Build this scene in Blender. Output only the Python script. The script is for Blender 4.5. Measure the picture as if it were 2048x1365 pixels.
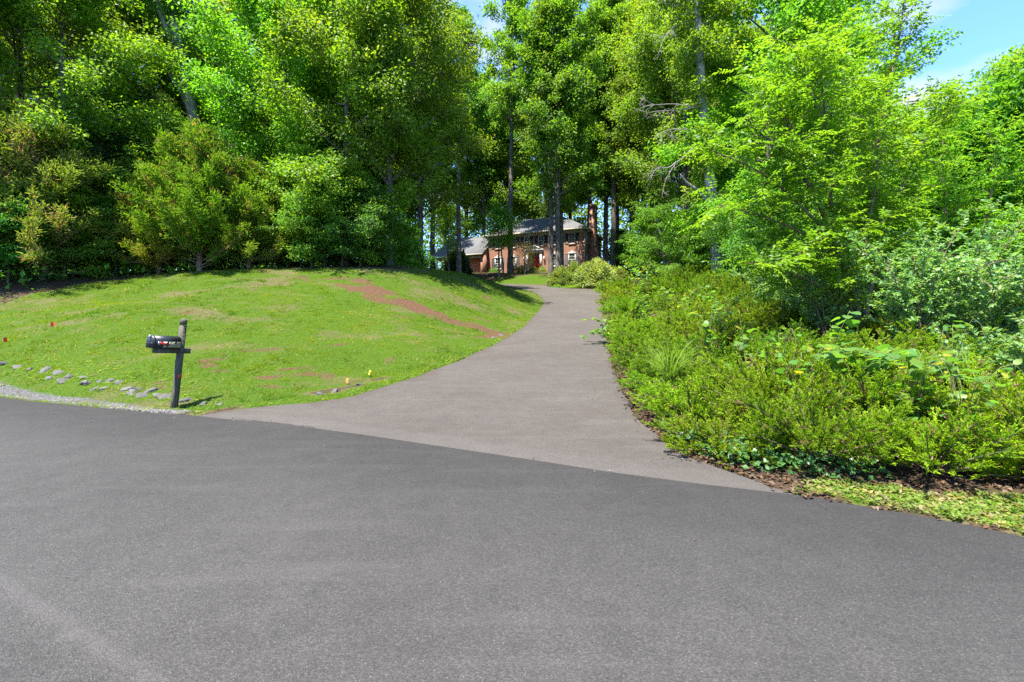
import bpy, math, random
import numpy as np
from mathutils import Vector

for o in list(bpy.data.objects):
    bpy.data.objects.remove(o)
random.seed(5)
S = bpy.context.scene
COL = S.collection
R = math.radians

# ------------------------------------------------------------------ camera, sky, sun, exposure
FPX = 910.0                      # focal length in pixels of the 2048 px wide photograph
HOR = 640.0                      # horizon row
EYE = 1.5
cam_d = bpy.data.cameras.new('camera')
cam_d.sensor_width = 36.0
cam_d.lens = 36.0 * FPX / 2048.0
cam_d.shift_y = -(682.5 - HOR) / 2048.0
cam_d.clip_start = 0.05
cam_d.clip_end = 2000
cam = bpy.data.objects.new('camera', cam_d)
COL.objects.link(cam)
cam.location = (0, 0, EYE)
cam.rotation_euler = (R(90), 0, 0)
S.camera = cam

SUN_DIR = Vector((-0.27, -0.30, 1.0)).normalized()       # towards the sun: behind the camera, a little to one side
SUN_EL = math.asin(SUN_DIR.z)
SUN_ROT = math.atan2(SUN_DIR.x, SUN_DIR.y)
wd = bpy.data.worlds.new('World')
S.world = wd
wd.use_nodes = True
nt = wd.node_tree
nt.nodes.clear()
w_out = nt.nodes.new('ShaderNodeOutputWorld')
w_bg = nt.nodes.new('ShaderNodeBackground')
w_bg.inputs['Strength'].default_value = 0.15
sky = nt.nodes.new('ShaderNodeTexSky')
sky.sky_type = 'NISHITA'
sky.sun_disc = False
sky.sun_elevation = SUN_EL
sky.sun_rotation = SUN_ROT
sky.air_density = 1.0
sky.dust_density = 0.15
sky.ozone_density = 3.0
tcw = nt.nodes.new('ShaderNodeTexCoord')
mpw = nt.nodes.new('ShaderNodeMapping')
mpw.inputs['Scale'].default_value = (1.0, 1.0, 1.9)
mpw.inputs['Location'].default_value = (0.78, 3.1, 2.2)
cn = nt.nodes.new('ShaderNodeTexNoise')
cn.inputs['Scale'].default_value = 3.4
cn.inputs['Detail'].default_value = 5
cn.inputs['Roughness'].default_value = 0.5
cr = nt.nodes.new('ShaderNodeValToRGB')
cr.color_ramp.elements[0].position = 0.54
cr.color_ramp.elements[0].color = (0, 0, 0, 1)
cr.color_ramp.elements[1].position = 0.70
cr.color_ramp.elements[1].color = (1, 1, 1, 1)
cm = nt.nodes.new('ShaderNodeMix')
cm.data_type = 'RGBA'
cm.inputs['B'].default_value = (1.75, 1.8, 1.95, 1)
nt.links.new(tcw.outputs['Generated'], mpw.inputs['Vector'])
nt.links.new(mpw.outputs['Vector'], cn.inputs['Vector'])
nt.links.new(cn.outputs['Fac'], cr.inputs['Fac'])
nt.links.new(cr.outputs['Color'], cm.inputs['Factor'])
tint = nt.nodes.new('ShaderNodeMix')
tint.data_type = 'RGBA'
tint.blend_type = 'MULTIPLY'
tint.inputs['Factor'].default_value = 1.0
tint.inputs['B'].default_value = (0.54, 0.71, 1.0, 1)
nt.links.new(sky.outputs['Color'], tint.inputs['A'])
nt.links.new(tint.outputs['Result'], cm.inputs['A'])
nt.links.new(cm.outputs['Result'], w_bg.inputs['Color'])
nt.links.new(w_bg.outputs['Background'], w_out.inputs['Surface'])

sun_l = bpy.data.lights.new('sun', 'SUN')
sun_l.energy = 5.0
sun_l.angle = R(0.53)
sun_l.color = (1.0, 0.95, 0.86)
sun = bpy.data.objects.new('sun', sun_l)
COL.objects.link(sun)
sun.rotation_euler = (-SUN_DIR).to_track_quat('-Z', 'Y').to_euler()

S.view_settings.view_transform = 'Standard'
S.view_settings.look = 'None'
S.view_settings.exposure = 1.98
S.view_settings.gamma = 1.0
S.view_settings.use_curve_mapping = False
S.render.engine = 'CYCLES'
S.cycles.max_bounces = 14
S.cycles.diffuse_bounces = 8
S.cycles.glossy_bounces = 2
S.cycles.transmission_bounces = 10
S.cycles.use_denoising = False
S.cycles.caustics_reflective = False
S.cycles.caustics_refractive = False
S.cycles.sample_clamp_indirect = 6.0

# ------------------------------------------------------------------ helpers
def tag(o, label=None, cat=None, group=None, kind=None):
    if label: o['label'] = label
    if cat: o['category'] = cat
    if group: o['group'] = group
    if kind: o['kind'] = kind
    return o

def obj(name, data, parent=None, loc=None, rot=None, scale=None):
    o = bpy.data.objects.new(name, data)
    COL.objects.link(o)
    if parent is not None: o.parent = parent
    if loc is not None: o.location = loc
    if rot is not None: o.rotation_euler = rot
    if scale is not None: o.scale = (scale,) * 3 if isinstance(scale, (int, float)) else scale
    return o

def empty(name, loc=(0, 0, 0), rot=(0, 0, 0), scale=1.0):
    o = obj(name, None, None, loc, rot, scale)
    o.empty_display_size = 0.2
    return o

def mesh_arrays(name, V, F, mat, col=None, smooth=False):
    """V (n,3), F (m,k) with k 3 or 4 (or a list of such arrays)."""
    me = bpy.data.meshes.new(name)
    V = np.asarray(V, dtype=np.float32)
    Fs = F if isinstance(F, list) else [F]
    Fs = [np.asarray(f, dtype=np.int32) for f in Fs if len(f)]
    me.vertices.add(len(V))
    me.vertices.foreach_set('co', V.ravel())
    nl = sum(f.size for f in Fs)
    npoly = sum(len(f) for f in Fs)
    me.loops.add(nl)
    me.polygons.add(npoly)
    me.loops.foreach_set('vertex_index', np.concatenate([f.ravel() for f in Fs]))
    tot = np.concatenate([np.full(len(f), f.shape[1], dtype=np.int32) for f in Fs])
    st = np.concatenate([[0], np.cumsum(tot)[:-1]]).astype(np.int32)
    me.polygons.foreach_set('loop_start', st)
    if smooth:
        me.polygons.foreach_set('use_smooth', np.ones(npoly, dtype=bool))
    for m in (mat if isinstance(mat, list) else [mat]):
        me.materials.append(m)
    if col is not None:
        a = me.attributes.new('col', 'FLOAT_COLOR', 'POINT')
        c = np.ones((len(V), 4), dtype=np.float32)
        c[:, :3] = np.clip(col, 0, 1)
        a.data.foreach_set('color', c.ravel())
    me.update(calc_edges=True)
    me.validate()
    return me

class MB:
    """collects simple shapes into one mesh"""
    def __init__(s):
        s.v = []; s.q = []; s.t = []; s.n = 0
    def add(s, V, quads=(), tris=()):
        V = np.asarray(V, float).reshape(-1, 3)
        s.v.append(V)
        if len(quads): s.q.append(np.asarray(quads, int).reshape(-1, 4) + s.n)
        if len(tris): s.t.append(np.asarray(tris, int).reshape(-1, 3) + s.n)
        s.n += len(V)
    def box(s, x0, x1, y0, y1, z0, z1):
        V = [(x0, y0, z0), (x1, y0, z0), (x1, y1, z0), (x0, y1, z0), (x0, y0, z1), (x1, y0, z1), (x1, y1, z1), (x0, y1, z1)]
        s.add(V, [(0, 3, 2, 1), (4, 5, 6, 7), (0, 1, 5, 4), (1, 2, 6, 5), (2, 3, 7, 6), (3, 0, 4, 7)])
    def poly_prism(s, pts, axis_a, axis_b, axis_n, lo, hi):
        """extrude the polygon pts (in axes a, b) along axis n"""
        n = len(pts)
        V = []
        for k in (lo, hi):
            for p in pts:
                c = [0, 0, 0]; c[axis_a] = p[0]; c[axis_b] = p[1]; c[axis_n] = k
                V.append(c)
        c0 = np.mean(V[:n], axis=0); c1 = np.mean(V[n:], axis=0)
        V = V + [c0, c1]
        q = [(i, (i + 1) % n, n + (i + 1) % n, n + i) for i in range(n)]
        t = [(2 * n, (i + 1) % n, i) for i in range(n)] + [(2 * n + 1, n + i, n + (i + 1) % n) for i in range(n)]
        s.add(V, q, t)
    def tube(s, P, rad, k=6, cap=True):
        P = np.asarray(P, float); n = len(P)
        rad = np.broadcast_to(np.asarray(rad, float), (n,))
        T = np.gradient(P, axis=0)
        T /= np.linalg.norm(T, axis=1)[:, None] + 1e-9
        ref = np.array([0.31, 0.95, 0.05]) if abs(T[0, 1]) < 0.8 else np.array([0.95, 0.2, 0.1])
        A = np.cross(T, ref); A /= np.linalg.norm(A, axis=1)[:, None] + 1e-9
        B = np.cross(T, A)
        an = np.arange(k) * 2 * math.pi / k
        V = (P[:, None, :] + rad[:, None, None] * (A[:, None, :] * np.cos(an)[None, :, None] + B[:, None, :] * np.sin(an)[None, :, None])).reshape(-1, 3)
        q = []
        for i in range(n - 1):
            for j in range(k):
                a = i * k + j; b = i * k + (j + 1) % k
                q.append((a, b, b + k, a + k))
        t = []
        if cap:
            V = np.vstack([V, P[-1:] + T[-1:] * rad[-1] * 0.3])
            e = len(V) - 1
            t = [((n - 1) * k + j, (n - 1) * k + (j + 1) % k, e) for j in range(k)]
        s.add(V, q, t)
    def mesh(s, name, mat, smooth=False):
        V = np.vstack(s.v)
        F = []
        if s.q: F.append(np.vstack(s.q))
        if s.t: F.append(np.vstack(s.t))
        return mesh_arrays(name, V, F, mat, None, smooth)

def unit(a):
    return a / (np.linalg.norm(a, axis=-1, keepdims=True) + 1e-9)

def leaf_arrays(P, D, N, L, W, fold=0.12, droop=0.0, mid=0.45):
    """folded diamond leaves: P base, D direction, N normal"""
    D = unit(D); Sd = unit(np.cross(D, N)); N = np.cross(Sd, D)
    L = np.asarray(L)[:, None]; W = np.asarray(W)[:, None]
    m = P + D * L * mid
    V = np.stack([P, m + Sd * W * .5 + N * W * fold, P + D * L - N * L * droop, m - Sd * W * .5 + N * W * fold], axis=1)
    n = len(P)
    b = (np.arange(n) * 4)[:, None]
    F = np.concatenate([b + np.array([[0, 1, 2]]), b + np.array([[0, 2, 3]])], axis=0)
    return V.reshape(-1, 3), F

def blade_arrays(P, D, Sd, L, W, bend):
    """grass-like blades of two triangles bending outwards"""
    L = np.asarray(L)[:, None]; W = np.asarray(W)[:, None]
    up = np.zeros_like(P); up[:, 2] = 1
    mid = P + D * L * .55
    tip = P + D * L + bend * L
    V = np.stack([P - Sd * W * .5, P + Sd * W * .5, mid + bend * L * .3, tip], axis=1)
    n = len(P)
    b = (np.arange(n) * 4)[:, None]
    F = np.concatenate([b + np.array([[0, 1, 2]]), b + np.array([[0, 2, 3]])], axis=0)
    return V.reshape(-1, 3), F

def in_poly(X, Y, poly):
    poly = np.asarray(poly); c = np.zeros(X.shape, bool)
    j = len(poly) - 1
    for i in range(len(poly)):
        xi, yi = poly[i]; xj, yj = poly[j]
        hit = ((yi > Y) != (yj > Y)) & (X < (xj - xi) * (Y - yi) / (yj - yi + 1e-12) + xi)
        c ^= hit
        j = i
    return c

def dist_line(X, Y, line):
    line = np.asarray(line); best = np.full(X.shape, 1e9)
    for a, b in zip(line[:-1], line[1:]):
        d = b - a; l2 = (d ** 2).sum() + 1e-12
        t = np.clip(((X - a[0]) * d[0] + (Y - a[1]) * d[1]) / l2, 0, 1)
        best = np.minimum(best, np.hypot(X - a[0] - t * d[0], Y - a[1] - t * d[1]))
    return best

def resample(pts, n):
    pts = np.asarray(pts, float)
    s = np.concatenate([[0], np.cumsum(np.linalg.norm(np.diff(pts, axis=0), axis=1))])
    t = np.linspace(0, s[-1], n)
    return np.stack([np.interp(t, s, pts[:, k]) for k in range(pts.shape[1])], axis=1)

def smooth_line(pts, n, it=3):
    p = np.asarray(pts, float)
    for _ in range(it):
        q = [p[0]]
        for a, b in zip(p[:-1], p[1:]):
            q += [a * .75 + b * .25, a * .25 + b * .75]
        q.append(p[-1])
        p = np.array(q)
    return resample(p, n)

def vnoise(X, Y, sc, seed=0):
    """cheap smooth value noise in [0,1]"""
    rs = np.random.RandomState(seed)
    T = rs.rand(64, 64)
    x = X / sc; y = Y / sc
    xi = np.floor(x).astype(int); yi = np.floor(y).astype(int)
    fx = x - xi; fy = y - yi
    fx = fx * fx * (3 - 2 * fx); fy = fy * fy * (3 - 2 * fy)
    g = lambda a, b: T[a % 64, b % 64]
    return (g(xi, yi) * (1 - fx) + g(xi + 1, yi) * fx) * (1 - fy) + (g(xi, yi + 1) * (1 - fx) + g(xi + 1, yi + 1) * fx) * fy

# ------------------------------------------------------------------ materials
def new_mat(name):
    m = bpy.data.materials.new(name); m.use_nodes = True
    n = m.node_tree.nodes; n.clear()
    out = n.new('ShaderNodeOutputMaterial'); b = n.new('ShaderNodeBsdfPrincipled')
    m.node_tree.links.new(b.outputs[0], out.inputs[0])
    return m, n, m.node_tree.links, b, out

def N_noise(n, l, vec, scale, detail=4, rough=0.6):
    t = n.new('ShaderNodeTexNoise'); t.inputs['Scale'].default_value = scale
    t.inputs['Detail'].default_value = detail; t.inputs['Roughness'].default_value = rough
    l.new(vec, t.inputs['Vector'])
    return t.outputs['Fac']

def N_ramp(n, l, fac, stops):
    r = n.new('ShaderNodeValToRGB'); e = r.color_ramp.elements
    while len(e) < len(stops): e.new(0.5)
    for i, (p, c) in enumerate(stops):
        e[i].position = p
        e[i].color = (c, c, c, 1) if isinstance(c, (int, float)) else (*c, 1)
    l.new(fac, r.inputs['Fac'])
    return r.outputs['Color']

def N_mix(n, l, fac, a, b, mode='MIX'):
    m = n.new('ShaderNodeMix'); m.data_type = 'RGBA'; m.blend_type = mode
    for k, v in (('Factor', fac), ('A', a), ('B', b)):
        if isinstance(v, (int, float)): m.inputs[k].default_value = v if k == 'Factor' else (v, v, v, 1)
        elif isinstance(v, tuple): m.inputs[k].default_value = (*v, 1)
        else: l.new(v, m.inputs[k])
    return m.outputs['Result']

def N_bump(n, l, b, height, strength, dist):
    bp = n.new('ShaderNodeBump'); bp.inputs['Strength'].default_value = strength; bp.inputs['Distance'].default_value = dist
    l.new(height, bp.inputs['Height']); l.new(bp.outputs['Normal'], b.inputs['Normal'])

KA = 0.70          # overall level of the non-leafy surfaces
def simple_mat(name, color, rough=0.6, var=0.12, scale=6.0, bump=0.0, bscale=40, spec=0.4, metal=0.0):
    m, n, l, b, out = new_mat(name)
    tc = n.new('ShaderNodeTexCoord').outputs['Object']
    f = N_noise(n, l, tc, scale)
    c = N_ramp(n, l, f, [(0.3, tuple(KA * x * (1 - var) for x in color)), (0.7, tuple(min(1, KA * x * (1 + var)) for x in color))])
    l.new(c, b.inputs['Base Color'])
    b.inputs['Roughness'].default_value = rough
    b.inputs['Specular IOR Level'].default_value = spec
    b.inputs['Metallic'].default_value = metal
    if bump: N_bump(n, l, b, N_noise(n, l, tc, bscale, 5), bump, 0.02)
    return m

def leaf_mat(name, trans=0.50, rough=0.5, spec=0.25, hue=0.026, val=0.2, tcol=(1.6, 1.6, 0.58), gain=1.38):
    """leaves: reflecting + transmitting, colour from the mesh's own leaf-by-leaf colours, varied from plant to plant"""
    m, n, l, b, out = new_mat(name)
    at = n.new('ShaderNodeAttribute'); at.attribute_name = 'col'
    oi = n.new('ShaderNodeObjectInfo')
    hs = n.new('ShaderNodeHueSaturation')
    mr = n.new('ShaderNodeMapRange'); mr.inputs['To Min'].default_value = 0.5 - hue; mr.inputs['To Max'].default_value = 0.5 + hue
    l.new(oi.outputs['Random'], mr.inputs['Value']); l.new(mr.outputs['Result'], hs.inputs['Hue'])
    m2 = n.new('ShaderNodeMath'); m2.operation = 'MULTIPLY'; m2.inputs[1].default_value = 7.31
    m3 = n.new('ShaderNodeMath'); m3.operation = 'FRACT'
    l.new(oi.outputs['Random'], m2.inputs[0]); l.new(m2.outputs[0], m3.inputs[0])
    mv = n.new('ShaderNodeMapRange'); mv.inputs['To Min'].default_value = gain * (1 - val); mv.inputs['To Max'].default_value = gain * (1 + val)
    l.new(m3.outputs[0], mv.inputs['Value']); l.new(mv.outputs['Result'], hs.inputs['Value'])
    hs.inputs['Saturation'].default_value = 1.0
    l.new(at.outputs['Color'], hs.inputs['Color'])
    l.new(hs.outputs['Color'], b.inputs['Base Color'])
    b.inputs['Roughness'].default_value = rough
    b.inputs['Specular IOR Level'].default_value = spec
    tr = n.new('ShaderNodeBsdfTranslucent')
    l.new(N_mix(n, l, 1.0, hs.outputs['Color'], tcol, 'MULTIPLY'), tr.inputs['Color'])
    mx = n.new('ShaderNodeMixShader'); mx.inputs['Fac'].default_value = trans
    l.new(b.outputs[0], mx.inputs[1]); l.new(tr.outputs[0], mx.inputs[2]); l.new(mx.outputs[0], out.inputs[0])
    return m

def bark_mat(name, c0, c1, moss=0.0):
    m, n, l, b, out = new_mat(name)
    tc = n.new('ShaderNodeTexCoord').outputs['Object']
    mp = n.new('ShaderNodeMapping'); mp.inputs['Scale'].default_value = (1, 1, 0.18); l.new(tc, mp.inputs['Vector'])
    f = N_noise(n, l, mp.outputs[0], 14, 6, 0.65)
    c = N_ramp(n, l, f, [(0.3, c0), (0.7, c1)])
    pat = N_noise(n, l, tc, 1.3, 4)
    c = N_mix(n, l, N_ramp(n, l, pat, [(0.5, 0.0), (0.68, 0.7)]), c, tuple(min(1, x * 1.7) for x in c1))
    if moss: c = N_mix(n, l, N_ramp(n, l, N_noise(n, l, tc, 2.1, 5), [(0.5, 0.0), (0.7, moss)]), c, (0.07, 0.09, 0.03))
    l.new(c, b.inputs['Base Color']); b.inputs['Roughness'].default_value = 0.9
    b.inputs['Specular IOR Level'].default_value = 0.15
    N_bump(n, l, b, f, 0.9, 0.06)
    return m

M = {}
M['leaf'] = leaf_mat('leaf')
M['leaf_soft'] = leaf_mat('leaf_soft', trans=0.52, rough=0.42, spec=0.4, hue=0.012, val=0.12)
M['leaf_gloss'] = leaf_mat('leaf_gloss', trans=0.44, rough=0.42, spec=0.4, hue=0.012, val=0.15)
M['needle'] = leaf_mat('needle', trans=0.38, rough=0.7, spec=0.07, hue=0.018, val=0.20)
M['grass'] = leaf_mat('grass_blade', trans=0.42, rough=0.8, spec=0.05, hue=0.0, val=0.0, gain=1.0)
M['litter'] = leaf_mat('dry_leaf', trans=0.15, rough=0.8, spec=0.1, hue=0.0, val=0.0, tcol=(1, 1, 1), gain=0.7)
M['bark'] = bark_mat('bark', (0.05, 0.042, 0.034), (0.15, 0.13, 0.11))
M['bark_pale'] = bark_mat('bark_pale', (0.13, 0.12, 0.105), (0.30, 0.28, 0.25), 0.3)
M['bark_moss'] = bark_mat('bark_moss', (0.07, 0.065, 0.05), (0.19, 0.17, 0.13), 0.8)
M['bark_brown'] = bark_mat('bark_brown', (0.09, 0.06, 0.04), (0.24, 0.17, 0.11))
M['deadwood'] = simple_mat('deadwood', (0.30, 0.265, 0.23), 0.85, 0.2)
M['white'] = simple_mat('white_paint', (0.66, 0.64, 0.58), 0.5, 0.06)
M['cream'] = simple_mat('cream_paint', (0.52, 0.45, 0.30), 0.5, 0.06)
M['red_door'] = simple_mat('red_paint', (0.62, 0.03, 0.03), 0.35, 0.08)
M['shutter'] = simple_mat('shutter_paint', (0.02, 0.022, 0.03), 0.5, 0.15)
M['black_metal'] = simple_mat('black_painted_metal', (0.022, 0.023, 0.028), 0.42, 0.25, 20, 0.15, 120, 0.5)
M['flag_red'] = simple_mat('flag_red', (0.62, 0.03, 0.025), 0.4, 0.1)
M['flag_orange'] = simple_mat('flag_orange', (0.85, 0.13, 0.02), 0.5, 0.05)
M['flag_scarlet'] = simple_mat('flag_scarlet', (0.75, 0.05, 0.02), 0.5, 0.05)
M['flag_yellow'] = simple_mat('flag_yellow', (0.8, 0.62, 0.02), 0.5, 0.05)
M['flag_amber'] = simple_mat('flag_amber', (0.72, 0.36, 0.02), 0.5, 0.05)
M['wire'] = simple_mat('wire', (0.35, 0.34, 0.32), 0.4, 0.05, metal=0.8)
M['plate'] = simple_mat('number_plate', (0.36, 0.33, 0.20), 0.55, 0.15, 25)
M['ink'] = simple_mat('black_ink', (0.012, 0.012, 0.012), 0.5, 0.05)
M['ink_faded'] = simple_mat('faded_ink', (0.30, 0.25, 0.15), 0.6, 0.1)
M['silver'] = simple_mat('silver_metal', (0.6, 0.6, 0.6), 0.35, 0.05, metal=0.7)

def mat_glass():
    m, n, l, b, out = new_mat('window_glass')
    b.inputs['Base Color'].default_value = (0.02, 0.025, 0.025, 1)
    b.inputs['Roughness'].default_value = 0.06
    b.inputs['Specular IOR Level'].default_value = 0.7
    return m
M['glass'] = mat_glass()

def mat_brick():
    m, n, l, b, out = new_mat('red_brick')
    tc = n.new('ShaderNodeTexCoord').outputs['Object']
    sp = n.new('ShaderNodeSeparateXYZ'); l.new(tc, sp.inputs[0])
    ad = n.new('ShaderNodeMath'); l.new(sp.outputs['X'], ad.inputs[0]); l.new(sp.outputs['Y'], ad.inputs[1])
    cb = n.new('ShaderNodeCombineXYZ'); l.new(ad.outputs[0], cb.inputs['X']); l.new(sp.outputs['Z'], cb.inputs['Y'])
    br = n.new('ShaderNodeTexBrick'); l.new(cb.outputs[0], br.inputs['Vector'])
    br.inputs['Scale'].default_value = 1.0
    br.inputs['Brick Width'].default_value = 0.21; br.inputs['Row Height'].default_value = 0.075
    br.inputs['Mortar Size'].default_value = 0.012
    br.inputs['Color1'].default_value = (0.41, 0.165, 0.085, 1); br.inputs['Color2'].default_value = (0.32, 0.118, 0.06, 1)
    br.inputs['Mortar'].default_value = (0.42, 0.30, 0.22, 1)
    c = N_mix(n, l, 0.35, br.outputs['Color'], N_ramp(n, l, N_noise(n, l, tc, 5.0, 4), [(0.3, (0.20, 0.068, 0.038)), (0.7, (0.44, 0.18, 0.10))]))
    c = N_mix(n, l, 1.0, c, KA, 'MULTIPLY'); l.new(c, b.inputs['Base Color']); b.inputs['Roughness'].default_value = 0.85
    N_bump(n, l, b, br.outputs['Fac'], -0.4, 0.01)
    return m
M['brick'] = mat_brick()

def mat_shingle():
    m, n, l, b, out = new_mat('grey_shingle')
    tc = n.new('ShaderNodeTexCoord').outputs['Object']
    br = n.new('ShaderNodeTexBrick'); l.new(tc, br.inputs['Vector'])
    br.inputs['Scale'].default_value = 1.0
    br.inputs['Brick Width'].default_value = 0.3; br.inputs['Row Height'].default_value = 0.13
    br.inputs['Mortar Size'].default_value = 0.008
    br.inputs['Color1'].default_value = (0.115, 0.115, 0.125, 1); br.inputs['Color2'].default_value = (0.15, 0.15, 0.162, 1)
    br.inputs['Mortar'].default_value = (0.07, 0.07, 0.076, 1)
    c = N_mix(n, l, 0.3, br.outputs['Color'], N_ramp(n, l, N_noise(n, l, tc, 1.2, 5), [(0.3, 0.10), (0.7, 0.18)]))
    c = N_mix(n, l, 1.0, c, KA, 'MULTIPLY'); l.new(c, b.inputs['Base Color']); b.inputs['Roughness'].default_value = 0.85
    return m
M['shingle'] = mat_shingle()

def mat_post():
    m, n, l, b, out = new_mat('weathered_wood')
    tc = n.new('ShaderNodeTexCoord').outputs['Object']
    mp = n.new('ShaderNodeMapping'); mp.inputs['Scale'].default_value = (1, 1, 0.06); l.new(tc, mp.inputs['Vector'])
    f = N_noise(n, l, mp.outputs[0], 70, 6, 0.7)
    c = N_ramp(n, l, f, [(0.28, (0.045, 0.04, 0.028)), (0.5, (0.125, 0.112, 0.082)), (0.75, (0.26, 0.24, 0.19))])
    g = N_ramp(n, l, N_noise(n, l, tc, 9, 5), [(0.45, 0.0), (0.65, 0.75)])
    c = N_mix(n, l, g, c, (0.075, 0.085, 0.04))
    c = N_mix(n, l, 1.0, c, KA, 'MULTIPLY'); l.new(c, b.inputs['Base Color']); b.inputs['Roughness'].default_value = 0.9; b.inputs['Specular IOR Level'].default_value = 0.15
    N_bump(n, l, b, f, 0.7, 0.01)
    return m
M['post'] = mat_post()

def mat_asphalt(name, c_lo, c_hi, tint, stain, attr=False, dirt=False):
    m, n, l, b, out = new_mat(name)
    tc = n.new('ShaderNodeTexCoord').outputs['Object']
    big = N_noise(n, l, tc, 0.35, 5, 0.6)
    mid = N_noise(n, l, tc, 3.5, 5, 0.65)
    fine = N_noise(n, l, tc, 95, 3, 0.75)
    vo = n.new('ShaderNodeTexVoronoi'); vo.inputs['Scale'].default_value = 140; l.new(tc, vo.inputs['Vector'])
    vc = n.new('ShaderNodeSeparateColor'); l.new(vo.outputs['Color'], vc.inputs[0])
    base = N_ramp(n, l, big, [(0.3, c_lo), (0.7, c_hi)])
    agg = N_ramp(n, l, vc.outputs[0], [(0.0, 0.70), (0.45, 0.91), (0.8, 1.10), (0.97, 1.40)])
    c = N_mix(n, l, 1.0, base, agg, 'MULTIPLY')
    c = N_mix(n, l, 1.0, c, N_ramp(n, l, fine, [(0.3, 0.78), (0.7, 1.22)]), 'MULTIPLY')
    c = N_mix(n, l, 1.0, c, N_ramp(n, l, mid, [(0.3, 0.90), (0.7, 1.10)]), 'MULTIPLY')
    c = N_mix(n, l, N_ramp(n, l, N_noise(n, l, tc, 0.8, 6, 0.7), [(0.52, 0.0), (0.75, stain)]), c, tint)
    # oily spots and long scuffs
    v3 = n.new('ShaderNodeTexVoronoi'); v3.inputs['Scale'].default_value = 0.62; l.new(tc, v3.inputs['Vector'])
    wv = n.new('ShaderNodeMath'); wv.operation = 'MULTIPLY_ADD'
    l.new(N_noise(n, l, tc, 7, 4), wv.inputs[0]); wv.inputs[1].default_value = 0.10; l.new(v3.outputs['Distance'], wv.inputs[2])
    c = N_mix(n, l, N_ramp(n, l, wv.outputs[0], [(0.085, 0.55), (0.125, 0.0)]), c, tuple(x * .45 for x in c_lo))
    mps = n.new('ShaderNodeMapping'); mps.inputs['Rotation'].default_value = (0, 0, R(24)); mps.inputs['Scale'].default_value = (0.25, 2.2, 1); l.new(tc, mps.inputs['Vector'])
    c = N_mix(n, l, N_ramp(n, l, N_noise(n, l, mps.outputs[0], 1.6, 5, 0.6), [(0.56, 0.0), (0.70, 0.30)]), c, tuple(min(1, x * 1.35) for x in c_hi))
    # pale stones worn free here and there
    v2 = n.new('ShaderNodeTexVoronoi'); v2.inputs['Scale'].default_value = 26; l.new(tc, v2.inputs['Vector'])
    c = N_mix(n, l, N_ramp(n, l, v2.outputs['Distance'], [(0.05, 0.75), (0.09, 0.0)]), c, (0.25, 0.235, 0.215))
    if dirt:
        # soil and needles washed onto the edge under the junipers, worn pale strip at the road joint
        at = n.new('ShaderNodeAttribute'); at.attribute_name = 'col'
        sc = n.new('ShaderNodeSeparateColor'); l.new(at.outputs['Color'], sc.inputs[0])
        k = n.new('ShaderNodeMath'); k.operation = 'MULTIPLY_ADD'; l.new(N_noise(n, l, tc, 1.1, 6, 0.7), k.inputs[0]); k.inputs[1].default_value = 0.34; l.new(sc.outputs[0], k.inputs[2])
        c = N_mix(n, l, N_ramp(n, l, k.outputs[0], [(1.04, 0.0), (1.13, 0.28), (1.24, 0.6)]), c, (0.075, 0.043, 0.027))
        c = N_mix(n, l, N_ramp(n, l, k.outputs[0], [(0.16, 0.55), (0.24, 0.0)]), c, (0.075, 0.055, 0.04))
        c = N_mix(n, l, N_ramp(n, l, sc.outputs[1], [(0.0, 0.45), (0.12, 0.0)]), c, (0.15, 0.135, 0.12))
    if attr:
        # distance from the far edge of the road: paving seam, wheel paths, darker unworn edge
        at = n.new('ShaderNodeAttribute'); at.attribute_name = 'col'
        sc = n.new('ShaderNodeSeparateColor'); l.new(at.outputs['Color'], sc.inputs[0])
        wob = n.new('ShaderNodeMath'); wob.operation = 'MULTIPLY_ADD'
        l.new(N_noise(n, l, tc, 6, 4), wob.inputs[0]); wob.inputs[1].default_value = 0.010; l.new(sc.outputs[0], wob.inputs[2])
        w2 = n.new('ShaderNodeMath'); w2.operation = 'MULTIPLY_ADD'
        l.new(N_noise(n, l, tc, 0.5, 3), w2.inputs[0]); w2.inputs[1].default_value = 0.10; l.new(sc.outputs[0], w2.inputs[2])
        wear = N_ramp(n, l, w2.outputs[0], [(0.05, 0.66), (0.12, 0.72), (0.26, 1.0), (0.40, 1.12), (1.0, 1.05)])
        c = N_mix(n, l, 1.0, c, wear, 'MULTIPLY')
        seam = N_ramp(n, l, wob.outputs[0], [(0.404, 0.0), (0.407, 0.26), (0.410, 0.20), (0.415, 0.0)])
        c = N_mix(n, l, seam, c, (0.14, 0.13, 0.12))
        far = N_ramp(n, l, wob.outputs[0], [(0.412, 1.0), (0.425, 0.88)])
        c = N_mix(n, l, 1.0, c, far, 'MULTIPLY')
    c = N_mix(n, l, 1.0, c, KA, 'MULTIPLY'); l.new(c, b.inputs['Base Color']); b.inputs['Roughness'].default_value = 0.86
    b.inputs['Specular IOR Level'].default_value = 0.25
    h = n.new('ShaderNodeMath'); h.operation = 'ADD'; l.new(vo.outputs['Distance'], h.inputs[0]); l.new(fine, h.inputs[1])
    N_bump(n, l, b, h.outputs[0], 0.75, 0.008)
    return m
M['road'] = mat_asphalt('road_asphalt', (0.0555, 0.0515, 0.0460), (0.073, 0.0685, 0.0615), (0.074, 0.067, 0.061), 0.35, True)
M['drive'] = mat_asphalt('drive_asphalt', (0.084, 0.0725, 0.0605), (0.109, 0.0955, 0.081), (0.080, 0.058, 0.044), 0.65, dirt=True)

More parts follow.
